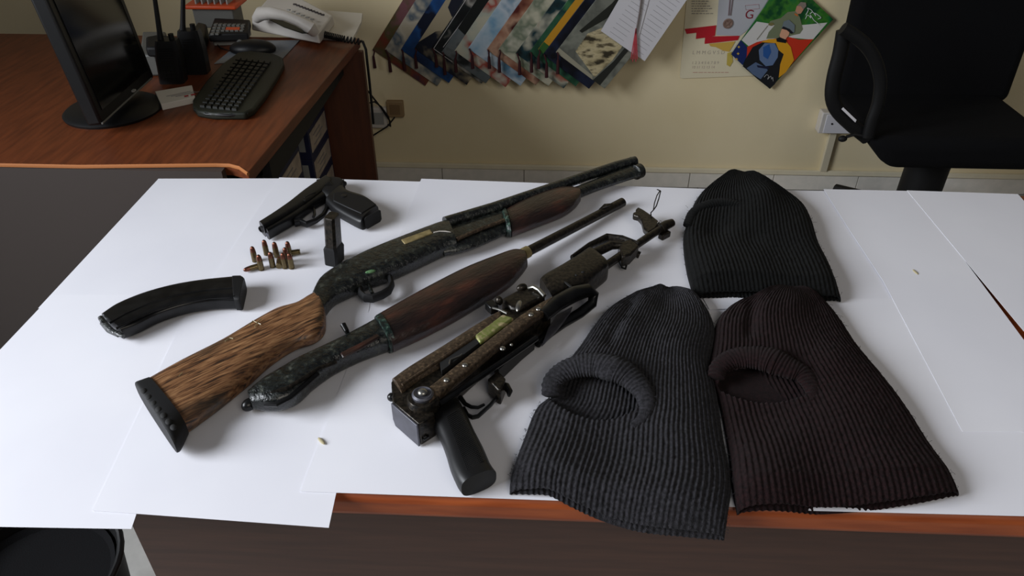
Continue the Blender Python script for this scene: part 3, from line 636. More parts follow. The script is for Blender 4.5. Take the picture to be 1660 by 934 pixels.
# monitor
mo = empty('computer_monitor', P(185,182,T), 'black flat computer monitor on a round base at the left edge', 'monitor')
bc = P(185,180,T)
obj('base', MB().lathe([(.0,0),(.112,0),(.114,.006),(.106,.012),(.03,.016),(.0,.016)], bc, n=40), 'black', mo, label='round glossy base')
A_ = P(166,203,T+.028); B_ = P(243,119,T+.045); ex = (B_-A_); ex.z = 0; wdt = .46; exn = ex.normalized(); A_ = A_ ; 
tilt = Vector((-exn.y, exn.x, 0)); up = (Vector((0,0,1))+tilt*.10).normalized(); nrm = exn.cross(up).normalized()
def slab(o, ex, ey, n, w, h, d, mb=None):
    mb = mb or MB(); o = Vector(o); b = [o, o+ex*w, o+ex*w+ey*h, o+ey*h]; return mb.hexa(b, [p+n*d for p in b])
# face towards the keyboard side
obj('screen_housing', slab(A_-nrm*.035, exn, up, nrm, ex.length+.02, .34, .035), 'black', mo, bevel=.006)
obj('display', slab(A_+exn*.022+up*.028, exn, up, nrm, ex.length-.024, .285, .002), 'screen', mo, label='dark display panel')
obj('neck', MB().tube([bc+Vector((-.02,0,.01)), bc+Vector((-.035,.0,.12))], .02, n=16, flat=1.6), 'black', mo)
obj('bezel_strip', MB().tube([A_+up*.004+nrm*.001, A_+exn*ex.length+up*.004+nrm*.001], .0022, n=8), 'grey', mo)
obj('badge', MB().box(A_+exn*(ex.length*.62)+up*.013+nrm*.0005, (.012,.012,.004)), 'lightgrey', mo)
# keyboard
kb = empty('keyboard', P(385,140,T), 'dark olive computer keyboard lying across the desk corner', 'keyboard')
obj('keyboard_body', MB().px_prism([(313,166),(313,176),(320,184),(345,188),(398,188),(413,180),(432,155),(449,128),(461,107),(459,97),(447,91),(405,86),(386,89),(360,108),(335,135)], T+.001, T+.020, T+.012), 'olivek', kb, bevel=.006, seg=3)
obj('front_lip', MB().px_tube([(316,178),(335,185),(370,187),(402,184)], T+.014, .0035, n=8), 'black', kb)
KC = [(322,172),(384,178),(441,99),(384,92)]
for j in range(14):
    for i in range(6):
        def bl(u, v):
            x = (KC[0][0]*(1-u)+KC[1][0]*u)*(1-v)+(KC[3][0]*(1-u)+KC[2][0]*u)*v
            y = (KC[0][1]*(1-u)+KC[1][1]*u)*(1-v)+(KC[3][1]*(1-u)+KC[2][1]*u)*v
            p = P(x, y, T+.024); return p
        v0, v1 = j/14+.004, (j+1)/14-.008; u0, u1 = i/6+.015, (i+1)/6-.02
        v0, v1, u0, u1 = v0, v1, u0, u1
        top = [bl(u0+.012, v0+.006), bl(u1-.012, v0+.006), bl(u1-.012, v1-.006), bl(u0+.012, v1-.006)]
        bot = [bl(u0, v0), bl(u1, v0), bl(u1, v1), bl(u0, v1)]
        obj('key', MB().hexa([Vector((p.x, p.y, T+.018)) for p in bot], [Vector((p.x, p.y, T+.0255)) for p in top]), 'key', kb)
# mouse + pad
pad_ = MB().px_prism([(347,103),(393,66),(486,65),(458,95)], T+.0004, T+.0022, T+.002)
obj('mouse_pad', pad_, mat('grey_blue_pad', (112,120,132), .6, col2=(134,132,126), scale=9), label='flat grey blue mat under the mouse', cat='mouse mat', bevel=.0004)
ms = empty('computer_mouse', P(410,82,T+.0022), 'black computer mouse on the grey blue mat', 'mouse')
mb = MB(); c0 = P(411,84,T+.0022)
for _ in (0,): mb.ellip(c0+Vector((0,0,.009)), (.068,.038,.026), rz=.05, n=28)
mb.v = [Vector((v.x, v.y, max(v.z, T+.0024))) for v in mb.v]
obj('shell', mb, 'black', ms)
obj('cable', MB().tube([P(383,84,T+.010), P(370,82,T+.006), P(358,78,T+.0035), P(350,70,T+.0035)], .0018, n=6), 'black', ms)
obj('scroll_wheel', MB().lathe([(.009,-.003),(.009,.003)], c0+Vector((-.035,.0,.026)), (0,1,0), 14), 'grey', ms)
# card box
cb = empty('card_box', P(285,160,T), 'small white box with red print beside the keyboard', 'box')
t4 = [P(x, y, T+.016) for x, y in ((261,169),(316,157),(311,138),(251,148))]
obj('box_body', MB().hexa([Vector((p.x, p.y, T)) for p in t4], t4), 'offwhite', cb, bevel=.001)
t5 = [p+Vector((0,0,.0008)) for p in t4]; ux = (t4[1]-t4[0]).normalized(); uy = (t4[3]-t4[0]).normalized()
mb = MB()
obj('red_mark', text_on('■ ■', .014, t4[0]+ux*.058+uy*.012+Vector((0,0,.0006)), ux, uy), 'inkred', cb)
mb = MB()
for k in range(3): mb.box(t4[0]+ux*(.05+.01*k)+uy*(.045-.008*k)+Vector((0,0,.0004)), (.06,.002,.0005), rz=math.atan2(ux.y, ux.x))
obj('print_lines', mb, 'ink', cb)
# radios on a black charger
def radio(px, py, top, w, d, ant, label, rz):
    b = P(px, py, T); t = PY(top[0], top[1], b.y+.01); hgt = t.z-T; lean = Vector((t.x-b.x, .0, 0))
    r = empty('two_way_radio', b, label, 'radio', 'handheld radios standing on the desk')
    Mx = Matrix.Translation(b) @ Matrix.Rotation(rz, 4, 'Z')
    sh = Matrix.Identity(4); sh[0][2] = lean.x/hgt
    obj('body', oct_stack([(w*.52,d*.5,.006,0),(w*.52,d*.5,.006,hgt*.55),(w*.46,d*.45,.006,hgt*.9),(w*.42,d*.4,.006,hgt)], Mx@sh), 'black', r)
    a0 = Mx@sh@Vector((-w*.26, 0, hgt-.004)); a1 = PY(ant[0], ant[1], b.y+.02)
    obj('antenna', MB().tube([a0, a0.lerp(a1, .15), a1], [.0085,.0068,.0048], n=12), 'blackm', r)
    obj('knob', MB().lathe([(.007,0),(.007,.014)], Mx@sh@Vector((w*.2, 0, hgt)), n=14), 'blackm', r)
    mb = MB()
    for i in range(3):
        for j in range(5): mb.box(Mx@sh@Vector((-.012+i*.012, -d*.5-.0005, hgt*.12+j*.011)), (.008,.002,.006), rz=rz)
    obj('keypad', mb, 'key', r)
    mb = MB()
    for j in range(5): mb.box(Mx@sh@Vector((0, -d*.5-.0003, hgt*.62+j*.006)), (w*.6,.0015,.002), rz=rz)
    obj('speaker_grille', mb, 'blackm', r)
radio(282,132,(273,62),.062,.045,(247,-30),'black handheld radio with long antenna, nearer to the monitor',.1)
radio(320,117,(308,46),.062,.045,(297,-30),'black handheld radio with long antenna, second one farther from the monitor',.1)
# battery charger / printer-like block behind
pr = empty('desk_charger', P(255,95,T), 'grey box shaped device behind the radios', 'device')
obj('case', MB().px_prism([(236,124),(262,124),(278,84),(240,84)], T, T+.06, T), 'grey', pr, bevel=.006)
obj('lid', MB().px_prism([(240,92),(262,92),(290,74),(262,70),(240,74)], T+.058, T+.085, T+.06), 'blackm', pr, bevel=.006)
dv = empty('card_terminal', P(345,75,T), 'dark olive desktop device between the radios and the calculator', 'device')
obj('case', MB().px_prism([(328,97),(338,76),(340,62),(326,58),(316,72)], T, T+.045, T), 'olivek', dv, bevel=.008)
# calculator on a box
cbx = obj('flat_white_case', MB().px_prism([(346,70),(396,68),(407,52),(352,52)], T, T+.018, T+.009), 'lightgrey', label='flat pale case under the calculator', cat='case', bevel=.003)
ca = empty('calculator', P(370,58,T+.019), 'black desk calculator with an orange key strip', 'calculator')
cal = [(338,59),(402,57),(406,35),(348,32)]
obj('case', MB().px_prism(cal, T+.019, T+.042, T+.036), 'blackm', ca, bevel=.004)
mb = MB()
for i in range(7):
    for j in range(4):
        u, v = (i+.7)/8.2, (j+.9)/5.5
        x = (cal[0][0]*(1-u)+cal[1][0]*u)*(1-v)+(cal[3][0]*(1-u)+cal[2][0]*u)*v; y = (cal[0][1]*(1-u)+cal[1][1]*u)*(1-v)+(cal[3][1]*(1-u)+cal[2][1]*u)*v
        if j == 0 and i > 1: continue
        mb.box(P(x, y, T+.043), (.010,.014,.005))
obj('keys', mb, 'grey', ca)['kind'] = 'stuff'
obj('orange_strip', MB().px_prism([(366,49),(388,49),(389,45),(367,45)], T+.042, T+.046, T+.044), 'orange', ca, label='orange strip of keys')
# orange topped holder at the back
hb = empty('desk_organizer', P(350,42,T), 'grey desk organizer with orange rim at the back of the desk', 'organizer')
b0 = P(350,34,T+.02)
ht = PY(345,12,b0.y+.0).z-T
obj('holder_body', MB().box((b0.x, b0.y+.03, T+ht/2), (.13,.08,ht)), 'grey', hb, bevel=.004)
obj('tray_rim', MB().box((b0.x+.0, b0.y+.03, T+ht+.005), (.165,.11,.012)), 'orange', hb, bevel=.004)
mb = MB()
for k in range(6): mb.box((b0.x-.05+k*.02, b0.y+.03, T+ht+.02), (.004,.07,.03))
obj('dividers', mb, 'lightgrey', hb)
# papers on the corner + telephone
zt = T+.0005
pp = MB()
for k in range(8):
    j = random.uniform(-2, 2)
    pp.px_prism([(490+j,62),(572+j,68),(586+j,40),(588+j,26),(510+j,20),(500,35)], zt+k*.0012, zt+k*.0012+.0009, zt)
obj('newspaper_stack', pp, 'offwhite', label='stack of folded white papers under the telephone at the desk corner', cat='papers')
mb = MB()
ph = empty('telephone', P(470,52,T+.012), 'white desk telephone with handset on the papers', 'telephone')
zb = T+.012
def ph_pt(x, y, z): return P(x, y, z)
bt = [P(x, y, zb+.018) for x, y in ((406,40),(518,62),(542,30),(452,-12))]
tp = [P(408,26,zb+.048), P(514,54,zb+.030), P(540,25,zb+.045), P(452,-22,zb+.075)]
obj('phone_base', MB().hexa([Vector((p.x, p.y, zb)) for p in bt], tp), 'white', ph, bevel=.006, seg=3)
mb = MB().tube([P(416,30,zb+.055), P(424,22,zb+.078), P(440,21,zb+.088), P(465,26,zb+.086), P(488,36,zb+.076), P(504,46,zb+.062), P(510,53,zb+.046)],
    [.014,.020,.017,.0145,.0145,.019,.014], n=16)
obj('handset', mb, 'white', ph, label='white curved handset')
obj('handset_recess', MB().px_prism([(437,32),(448,30),(478,42),(500,54),(490,54),(460,44)], zb+.052, zb+.054, zb+.053), 'olivek', ph)
mb = MB()
for i in range(10):
    u = i/9; p = P(478+u*45, 7+u*17, zb+.066-u*.006); mb.box(p, (.010,.006,.004), rz=-.3)
obj('button_row', mb, 'inkdark', ph)
mb = MB()
for r_ in range(3):
    for i in range(6):
        u = i/5; p = P(468+u*38+r_*-2, 16+u*15+r_*5, zb+.058-u*.006); mb.box(p, (.010,.007,.003), rz=-.3)
obj('keypad', mb, 'lightgrey', ph)
# coiled cord
mb = MB(); A1, B1, C1 = P(515,53,T+.025), P(556,63,T+.022), P(574,72,T+.002)
path = []
N_ = 300
for i in range(N_):
    s = i/(N_-1)
    c_ = A1.lerp(B1, s/.75) if s < .75 else B1.lerp(C1+Vector((.02,0,.008)), (s-.75)/.25)
    th = s*2*math.pi*20; path.append(c_+Vector((.0, math.cos(th)*.007, math.sin(th)*.008))+Vector((math.sin(th)*.003,0,0)))
mb.tube(path, .0022, n=6)
q0 = path[-1]; mb.tube([q0, q0+Vector((.008,-.01,.002)), q0+Vector((.016,-.015,-.02)), q0+Vector((.017,-.02,-.12)), q0+Vector((.012,-.01,-.26))], .004, n=8)
obj('cord', mb, 'blackm', ph, label='black coiled cord')
# ================================================================ WALL SOCKETS, CABLES
def wp(x, y, dy=0): return PY(x, y, YW-dy)
o1 = empty('wall_socket', wp(641,176), 'small brownish square socket on the wall right of the desk', 'socket')
c_ = wp(641,176,.012)
obj('cover_plate', MB().box(c_, (.066,.024,.066)), mat('aged_beige', (150,124,88), .6), o1, bevel=.004)
obj('socket_insert', MB().box(c_+Vector((0,-.0125,0)), (.04,.003,.04)), mat('aged_beige_dark', (128,102,70), .6), o1, bevel=.001)
o2 = empty('plug_adapter', wp(612,190), 'white square socket partly behind the desk panel with cables', 'socket')
c_ = wp(613,190,.014)
obj('adapter_body', MB().box(c_, (.075,.028,.085)), 'white', o2, bevel=.006)
obj('face_plate', MB().box(c_+Vector((0,-.0145,0)), (.05,.002,.05)), 'lightgrey', o2, bevel=.001)
mb = MB(); mb.tube([wp(590,140,.05), wp(600,152,.05), wp(618,175,.05), wp(632,196,.05), wp(633,205,.05), wp(628,202,.05)], .0035, n=8)
mb.tube([wp(594,168,.055), wp(607,165,.055), wp(618,173,.055), wp(630,190,.055), wp(633,204,.055)], .003, n=8)
mb.tube([wp(640,190,.03), wp(628,205,.055), wp(598,224,.05)], .003, n=8)
obj('power_cable', mb, 'blackm', label='thin black cables looping in front of the white socket', cat='cable')
ob = empty('outlet_box', wp(1358,195), 'white surface outlet box on the wall beside the office chair', 'socket')
c_ = wp(1352,197,.025); 
obj('box_body', MB().box((c_.x+.025, YW-.0225, c_.z), (.165,.045,.085)), 'white', ob, bevel=.004)
obj('front_plate', MB().box((c_.x+.032, YW-.046, c_.z-.002), (.145,.004,.075)), 'docpaper', ob, bevel=.002)
mb = MB()
for dx in (-.015, .018, .034): mb.lathe([(.0035,0),(.0035,.002)], (c_.x+dx, YW-.0485, c_.z), (0,-1,0), 12)
obj('socket_holes', mb, 'cavity', ob)
a = wp(1349,218,.01)
obj('cable_duct', MB().hexa([(a.x-.012,YW-.02,.092),(a.x+.014,YW-.02,.092),(a.x+.014,YW,.092),(a.x-.012,YW,.092)],
    [(a.x-.012,YW-.02,c_.z-.043),(a.x+.014,YW-.02,c_.z-.043),(a.x+.014,YW,c_.z-.043),(a.x-.012,YW,c_.z-.043)]), mat('cream_duct', (206,196,170), .6), label='vertical cream cable duct below the outlet box', cat='cable duct', bevel=.001)
# ================================================================ CALENDARS ON THE WALL
def cover_mat(name, cols, scale=7, seed=0, stretch=(1,1,1), rot=0):
    m = bpy.data.materials.new(name); m.use_nodes = True; N = m.node_tree.nodes; K = m.node_tree.links
    b = N['Principled BSDF']; b.inputs['Roughness'].default_value = .35
    tc = N.new('ShaderNodeTexCoord'); mp = N.new('ShaderNodeMapping'); mp.inputs['Location'].default_value = (seed*1.37, seed*.71, seed)
    mp.inputs['Scale'].default_value = stretch; mp.inputs['Rotation'].default_value = (0, rot, 0)
    K.new(tc.outputs['Object'], mp.inputs[0]); nz = N.new('ShaderNodeTexNoise'); nz.inputs['Scale'].default_value = scale; nz.inputs['Detail'].default_value = 3
    K.new(mp.outputs[0], nz.inputs['Vector']); cr = N.new('ShaderNodeValToRGB'); e = cr.color_ramp.elements
    n = len(cols); e[0].position = .36; e[0].color = L3(cols[0]); e[1].position = .64; e[1].color = L3(cols[-1])
    for i in range(1, n-1): x = e.new(.36+.28*i/(n-1)); x.color = L3(cols[i])
    K.new(nz.outputs[0], cr.inputs[0]); K.new(cr.outputs[0], b.inputs['Base Color']); return m
SP = Vector(wp(955,12)) - Vector(wp(900,84)); SPn = SP.normalized()
BT = Vector(wp(985,143)) - Vector(wp(900,84)); BTn = BT.normalized()
BTn = (BTn - SPn*BTn.dot(SPn)).normalized()
books = [  # corner px, cover colours, bottom width, description, patches
 ((604,80), [(66,50,64),(120,58,44),(84,80,50),(120,80,84)], .235, 'leftmost calendar with purple and rust red cover', None),
 ((624,80), [(176,166,144),(186,178,160),(84,98,110),(176,168,150)], .235, 'cream calendar with blue brush strokes, second from the left', None),
 ((650,80), [(14,36,72),(20,56,104),(24,72,128),(10,20,40)], .215, 'plain deep blue calendar near the left end of the row', None),
 ((672,78), [(14,18,30),(16,22,38),(150,138,112),(14,18,34)], .235, 'navy and cream calendar right of the deep blue one', None),
 ((700,78), [(10,12,14),(20,26,26),(150,146,138),(12,14,16)], .225, 'black calendar with pale framed border', None),
 ((716,84), [(92,98,100),(84,92,94),(98,102,102),(20,22,22)], .20, 'plain grey calendar left of the white one', None),
 ((737,82), [(176,172,152),(160,164,150),(150,60,48),(184,180,164)], .232, 'white calendar with a red accent', None),
 ((759,78), [(96,142,172),(150,172,186),(178,188,196),(86,124,150)], .238, 'pale sky blue calendar with clouds', None),
 ((789,80), [(84,34,28),(140,92,72),(176,140,116),(70,26,24)], .225, 'reddish brown patterned calendar', None),
 ((808,80), [(186,182,160),(110,120,100),(190,186,168),(40,44,36)], .23, 'cream and green calendar with light stripes', None),
 ((836,86), [(16,24,24),(24,54,60),(170,168,150),(150,60,36)], .222, 'dark green calendar with orange and white flecks', None),
 ((858,84), [(28,66,46),(46,92,66),(20,54,56),(60,110,70)], .215, 'narrow green and teal calendar', None),
 ((872,80), [(196,142,36),(204,150,44),(24,30,56),(190,134,34)], .215, 'yellow calendar with dark blue figure', 'yellow'),
 ((880,88), [(12,14,24),(22,28,46),(30,38,60),(10,12,20)], .215, 'dark navy calendar beneath the grey picture calendar', None),
 ((901,84), [(120,122,112),(96,98,90),(132,134,122),(80,84,76)], .228, 'topmost grey calendar with sepia picture, right end of the row', 'sepia'),
]
def on(og, u, v, d): return og + BTn*u + SPn*v + Vector((0,-d,0))
for i, (px, cols, wdt_, desc, patch) in enumerate(books):
    d0 = .008+i*.0065; og = wp(px[0], px[1], d0)
    r = empty('wall_calendar', og, desc, 'calendar', 'tilted calendars hanging in a row on the wall')
    obj('cover', slab(og, BTn, SPn, Vector((0,-1,0)), wdt_, .42, .005), cover_mat('calendar_cover_%d' % i, cols, 9, i*3.1, rot=.6), r, bevel=.0008)
    mb = MB()
    for k in range(1): slab(on(og, .002, 0, -.0015), BTn, SPn, Vector((0,1,0)), wdt_-.004, .416, .0012, mb)
    obj('pages', mb, 'offwhite', r)
    if patch == 'yellow':
        poly = [(.0,.04),(.05,.03),(.05,.13),(.09,.22),(.115,.34),(.12,.42),(.02,.42),(.0,.30)]
        obj('yellow_field', MB().prism([on(og, u, v, .0052) for u, v in poly], (0,-.0006,0)), flat('yellow_print', (196,142,38), .4), r)
        poly = [(.05,.035),(.20,.03),(.20,.42),(.125,.42),(.115,.32),(.085,.2),(.05,.12)]
        obj('blue_field', MB().prism([on(og, u, v, .0052) for u, v in poly], (0,-.0006,0)), cover_mat('navy_print', [(14,16,30),(26,34,60),(12,14,24)], 14, 4), r)
        obj('green_foot', MB().prism([on(og, u, v, .0054) for u, v in [(0,0),(.2,0),(.2,.028),(0,.036)]], (0,-.0006,0)), flat('green_print', (52,96,44), .4), r)
    elif patch == 'sepia':
        SE = cover_mat('sepia_print', [(60,54,40),(180,166,128),(200,186,148),(96,86,64)], 16, 9, (1,1,2.2), rot=.55)
        obj('sepia_picture', MB().prism([on(og, u, v, .0052) for u, v in [(.055,.045),(.17,.012),(.182,.10),(.17,.25),(.11,.27),(.10,.20),(.05,.12)]], (0,-.0006,0)), SE, r)
        obj('dark_band', MB().prism([on(og, u, v, .0054) for u, v in [(.172,.0),(.205,.0),(.205,.42),(.19,.42),(.188,.1)]], (0,-.0006,0)), flat('charcoal_print', (40,42,38), .4), r)
        obj('dark_wedge', MB().prism([on(og, u, v, .0053) for u, v in [(.02,.11),(.032,.11),(.10,.27),(.10,.42),(.06,.42),(.052,.25)]], (0,-.0006,0)), flat('charcoal_print2', (36,38,32), .4), r)
        obj('pale_foot', MB().prism([on(og, u, v, .0053) for u, v in [(0,0),(.17,0),(.16,.012),(0,.02)]], (0,-.0006,0)), flat('pale_print', (160,156,136), .4), r)
    elif i == 4:
        mb = MB()
        for q in ([(.006,.0),(.006,.40)], [(.006,.004),(.09,.004)], [(.032,.03),(.05,.40)]):
            mb.tube([on(og, u, v, .0056) for u, v in q], .0014, n=6)
        obj('pale_frame_lines', mb, flat('pale_line', (176,172,170), .5), r)
    elif i == 5:
        obj('dark_top', MB().prism([on(og, u, v, .0052) for u, v in [(0,.11),(.2,.08),(.2,.42),(0,.42)]], (0,-.0006,0)), flat('black_print', (14,18,16), .4), r)
    elif i == 3:
        obj('cream_top', MB().prism([on(og, u, v, .0052) for u, v in [(0,.03),(.03,.10),(.06,.13),(.2,.14),(.2,.42),(0,.42)]], (0,-.0006,0)), flat('cream_print', (160,148,122), .4), r)
        obj('dark_badge', MB().prism([on(og, u, v, .0056) for u, v in [(.02,.20),(.05,.18),(.08,.22),(.08,.30),(.03,.32),(.01,.26)]], (0,-.0006,0)), flat('navy_print2', (22,26,40), .4), r)
    # tassel
    a = on(og, .003, .004, .008); l = .055+.012*((i*7) % 4)/3; mb = MB()
    sx = .006*((i*5) % 3-1)
    mb.tube([a, a+Vector((.004,-.004,-.008)), a+Vector((.004+sx,-.003,-l*.45))], .0028, n=8)
    mb.tube([a+Vector((.004+sx,-.003,-l*.42)), a+Vector((.004+sx,-.003,-l*.6)), a+Vector((.005+sx,-.003,-l*1.25))], [.0042,.0052,.0066], n=10)
    obj('tassel', mb, 'tassel', r, label='burgundy tassel')
# ---- white documents hung over the calendars
dd = .008+15*.0065+.004
dc = empty('hanging_document', wp(1045,98,dd), 'two joined white printed sheets hanging over the right end of the calendars', 'document')
pA = [wp(x, y, dd) for x, y in ((1045,99),(975,50),(1020,-20),(1120,-20),(1113,0))]
obj('printed_sheet', MB().prism(pA, (0,-.001,0)), 'docpaper', dc)
pB = [wp(x, y, dd+.004) for x, y in ((1004,76),(976,49),(948,-30),(1000,-30),(1045,-22))]
obj('lower_sheet', MB().prism([wp(x, y, dd+.003) for x, y in ((1028,88),(974,50),(1004,-2),(950,-30),(1060,-30))], (0,-.001,0)), 'docpaper', dc)
mb = MB()
for k in range(14):
    t = .06+k/14; rx, ry = 1045+68*t, 99-99*t
    mb.tube([wp(rx-29, ry-20.5, dd+.0015), wp(rx-6, ry-4.2, dd+.0015)], .0009, n=4)
    if k < 9: mb.tube([wp(rx-60, ry-42, dd+.0045), wp(rx-38, ry-26.6, dd+.0045)], .0009, n=4)
obj('print_lines', mb, flat('faint_ink', (186,183,186), .8), dc)['kind'] = 'stuff'
mb = MB(); mb.tube([wp(1041,-10,dd+.01), wp(1037,20,dd+.01), wp(1031,55,dd+.01), wp(1029,64,dd+.01)], .003, n=8)
obj('cord', mb, flat('grey_cord', (120,110,106), .8), dc)
mb = MB()
for k in range(5): mb.tube([wp(1031,46,dd+.012), wp(1026+k*1.6,75,dd+.012), wp(1023+k*2.6,96+(k % 2)*4,dd+.012)], .0016, n=6)
obj('cord_tassel', mb, flat('red_white_thread', (190,70,78), .8), dc, label='red and white tassel')
# ---- calendar poster with the red letter
po = empty('calendar_poster', wp(1150,60,.003), 'cream wall calendar page with red zigzag band and a medal picture', 'poster')
def pw(x, y, d): return wp(x, y, d)
def flatpoly(px, d, th=.0006): return MB().prism([wp(x, y, d) for x, y in px], (0,-th,0))
obj('sheet', flatpoly([(1102,124),(1105,127),(1240,122),(1285,-40),(1119,-40),(1113,0)], .003, .002), mat('cream_poster', (222,212,182), .6), po)
obj('blue_field', flatpoly([(1161,57),(1200,58),(1222,40),(1245,0),(1260,-40),(1168,-40)], .006), flat('pale_blue_print', (178,180,186), .5), po)
obj('red_band', flatpoly([(1110,47),(1161,41),(1159,58),(1152,59),(1199,58),(1196,65),(1142,71),(1143,61),(1128,63),(1129,53),(1113,55)], .0068), flat('red_print', (186,26,40), .5), po)
obj('yellow_band', flatpoly([(1149,71),(1192,67),(1182,84),(1172,82),(1160,76),(1152,75)], .0068), flat('gold_print', (206,168,76), .5), po)
obj('yellow_ribbon', flatpoly([(1179,86),(1186,84),(1188,100),(1183,108),(1178,105)], .0068), flat('gold_print2', (196,174,80), .5), po)
mc = wp(1180,38,.009)
mb = MB(); mb.tube([wp(1185,-20,.009), wp(1181,25,.009)], .0016, n=6); mb.tube([wp(1190,-20,.009), wp(1184,25,.009)], .0016, n=6)
obj('medal_ribbon', mb, flat('mauve_ribbon', (122,100,104), .7), po)
mb = MB(); mb.lathe([(.017,0),(.018,.0015),(.014,.0025),(.012,.0012)], mc, (0,-1,0), 24); mb.lathe([(.006,0),(.006,.003),(.002,.004)], mc, (0,-1,0), 8)
for k in range(4):
    a = k*math.pi/2+.78; mb.box(mc+Vector((math.cos(a)*.008,-.0025,math.sin(a)*.008)), (.004,.001,.009), mtx=Matrix.Rotation(a, 3, 'Y'))
obj('medal', mb, flat('bronze_medal', (128,104,92), .5), po, label='round bronze medal picture')
obj('letter_g', text_on('G', .044, wp(1206.5,30,.0078), (1,0,0), (0,0,1)), flat('maroon_print', (128,24,40), .6), po)
mb = MB().tube([wp(1209,16,.0076), wp(1231,14,.0076), wp(1230,7,.0076), wp(1208,9,.0076)], .0008, n=4, closed=True)
obj('stamp_frame', mb, flat('pink_print', (176,130,132), .6), po)
mb = MB()
rn = random.Random(5)
for k in range(7):
    y = -2+k*4.0
    x = 1121
    while x < 1152-(k % 3)*3:
        l = rn.uniform(2, 6); mb.tube([wp(x, y, .0055), wp(min(x+l, 1156), y-.1, .0055)], .0011, n=4); x += l+1.4
obj('text_block', mb, 'ink', po)['kind'] = 'stuff'
mb = MB()
lets = 'L M M G V S D'
obj('day_letters', text_on(lets, .019, wp(1122,88,.0056), (1,0,.02), (0,0,1)), flat('soft_ink', (176,166,150), .7), po)['kind'] = 'stuff'
obj('date_numbers', text_on('1 2 3 4 5 6 7 8 9', .015, wp(1121,104,.0056), (1,0,.02), (0,0,1)), flat('soft_ink2', (176,166,150), .7), po)['kind'] = 'stuff'
obj('date_numbers', text_on('10 11 12 13 14', .014, wp(1121,111,.0056), (1,0,.02), (0,0,1)), flat('soft_ink3', (182,164,150), .7), po)['kind'] = 'stuff'
mb = MB(); x = 1123
while x < 1182:
    l = rn.uniform(3, 8); mb.tube([wp(x, 117.5, .0055), wp(x+l, 117.4, .0055)], .0009, n=4); x += l+1.5
obj('caption_line', mb, flat('rose_ink', (176,120,112), .7), po)
# ---- colourful calendar with two uniformed figures
cc = empty('picture_calendar', wp(1270,60,.02), 'green white and red illustrated calendar with two uniformed figures, tilted on the wall', 'calendar')
Z1 = .020
def cp(x, y): # zoomed coordinates of the picture to image pixels
    return (1090+x*270/1660, y*270/1660)
def cpoly(pts, d, th=.0004): return flatpoly([cp(x, y) for x, y in pts], d, th)
obj('cover', cpoly([(585,540),(970,885),(1600,190),(1400,0),(1330,-60),(920,-60),(960,0)], Z1-.004, .004), cover_mat('green_cover', [(16,84,40),(26,104,52),(60,120,40),(14,70,36)], 16, 2), cc, bevel=.0006)
def gp_(name, pts, lv, col, label=None, **k): return obj(name, cpoly(pts, Z1+.0006*lv), flat(name+'_print', col, .4), cc, label=label)
gp_('white_field', [(690,400),(840,215),(1000,240),(1290,250),(1545,225),(1400,395),(1220,380),(1140,370),(760,460)], 1, (206,204,200))
gp_('red_field', [(740,470),(840,420),(930,400),(1150,365),(1260,395),(1405,390),(1215,610),(1190,640),(800,640),(720,560)], 2, (196,52,30))
gp_('blue_corner', [(585,540),(680,400),(745,470),(740,560),(700,650)], 3, (22,40,96))
for k, (x, y) in enumerate(((662,468),(655,535),(640,590))):
    gp_('gold_star', [(x+15*math.cos(a*math.pi/4)*(1 if a % 2 == 0 else .5), y+15*math.sin(a*math.pi/4)*(1 if a % 2 == 0 else .5)) for a in range(8)], 4, (206,170,70))
gp_('green_uniform', [(935,385),(960,320),(1020,250),(960,240),(975,210),(1080,180),(1150,120),(1230,110),(1270,170),(1300,290),(1270,335),(1200,350),(1100,380)], 3, (116,124,96))
gp_('upper_face', [(1225,110),(1240,60),(1285,50),(1310,90),(1280,135),(1250,140)], 4, (188,138,112))
gp_('upper_cap', [(1240,60),(1280,20),(1330,25),(1335,60),(1305,95),(1280,60)], 5, (134,122,112))
gp_('collar_mark', [(1215,130),(1250,145),(1250,165),(1222,150)], 5, (196,110,50))
obj('sword', MB().tube([wp(*cp(950,255), Z1+.003), wp(*cp(840,395), Z1+.003)], .0008, n=5), flat('blade_print', (120,116,100), .4), cc)
gp_('dark_cloak', [(740,570),(800,470),(900,420),(1050,410),(1130,440),(1180,560),(1100,700),(1020,840),(970,885),(850,790),(700,660)], 5, (24,26,30))
gp_('yellow_cloak', [(880,420),(960,390),(1040,388),(1130,410),(1180,470),(1212,600),(1130,720),(1060,775),(1075,640),(1110,540),(1060,500),(1030,430)], 6, (218,156,32))
gp_('blue_tunic', [(860,500),(920,430),(1020,430),(1055,500),(1050,570),(1000,650),(930,660),(870,600)], 7, (98,120,156))
gp_('blue_sash', [(905,470),(965,440),(985,520),(950,590),(905,560)], 8, (40,86,150))
gp_('blue_trousers', [(740,680),(830,620),(930,670),(950,700),(880,790),(800,740)], 7, (86,104,134))
gp_('belt', [(840,650),(960,665),(960,690),(850,672)], 8, (26,30,56))
gp_('lower_face', [(1068,350),(1090,290),(1130,270),(1170,300),(1160,350),(1120,400),(1075,375)], 8, (214,160,130))
gp_('lower_collar', [(1035,385),(1070,370),(1140,400),(1130,430),(1040,415)], 9, (20,20,24))
gp_('lower_cap', [(1090,280),(1110,215),(1160,195),(1220,250),(1215,320),(1190,335),(1150,290)], 9, (110,122,128))
gp_('cap_band', [(1088,285),(1105,262),(1170,290),(1205,325),(1185,338),(1140,300)], 10, (28,28,34))
gp_('glove', [(960,230),(1000,225),(1015,245),(985,258),(955,250)], 6, (120,112,70))
def squig(pts, col, d, r=.0012):
    q = resample([cp(x, y) for x, y in pts], 40); return MB().tube([wp(p.x, p.y, d) for p in q], r, n=5)
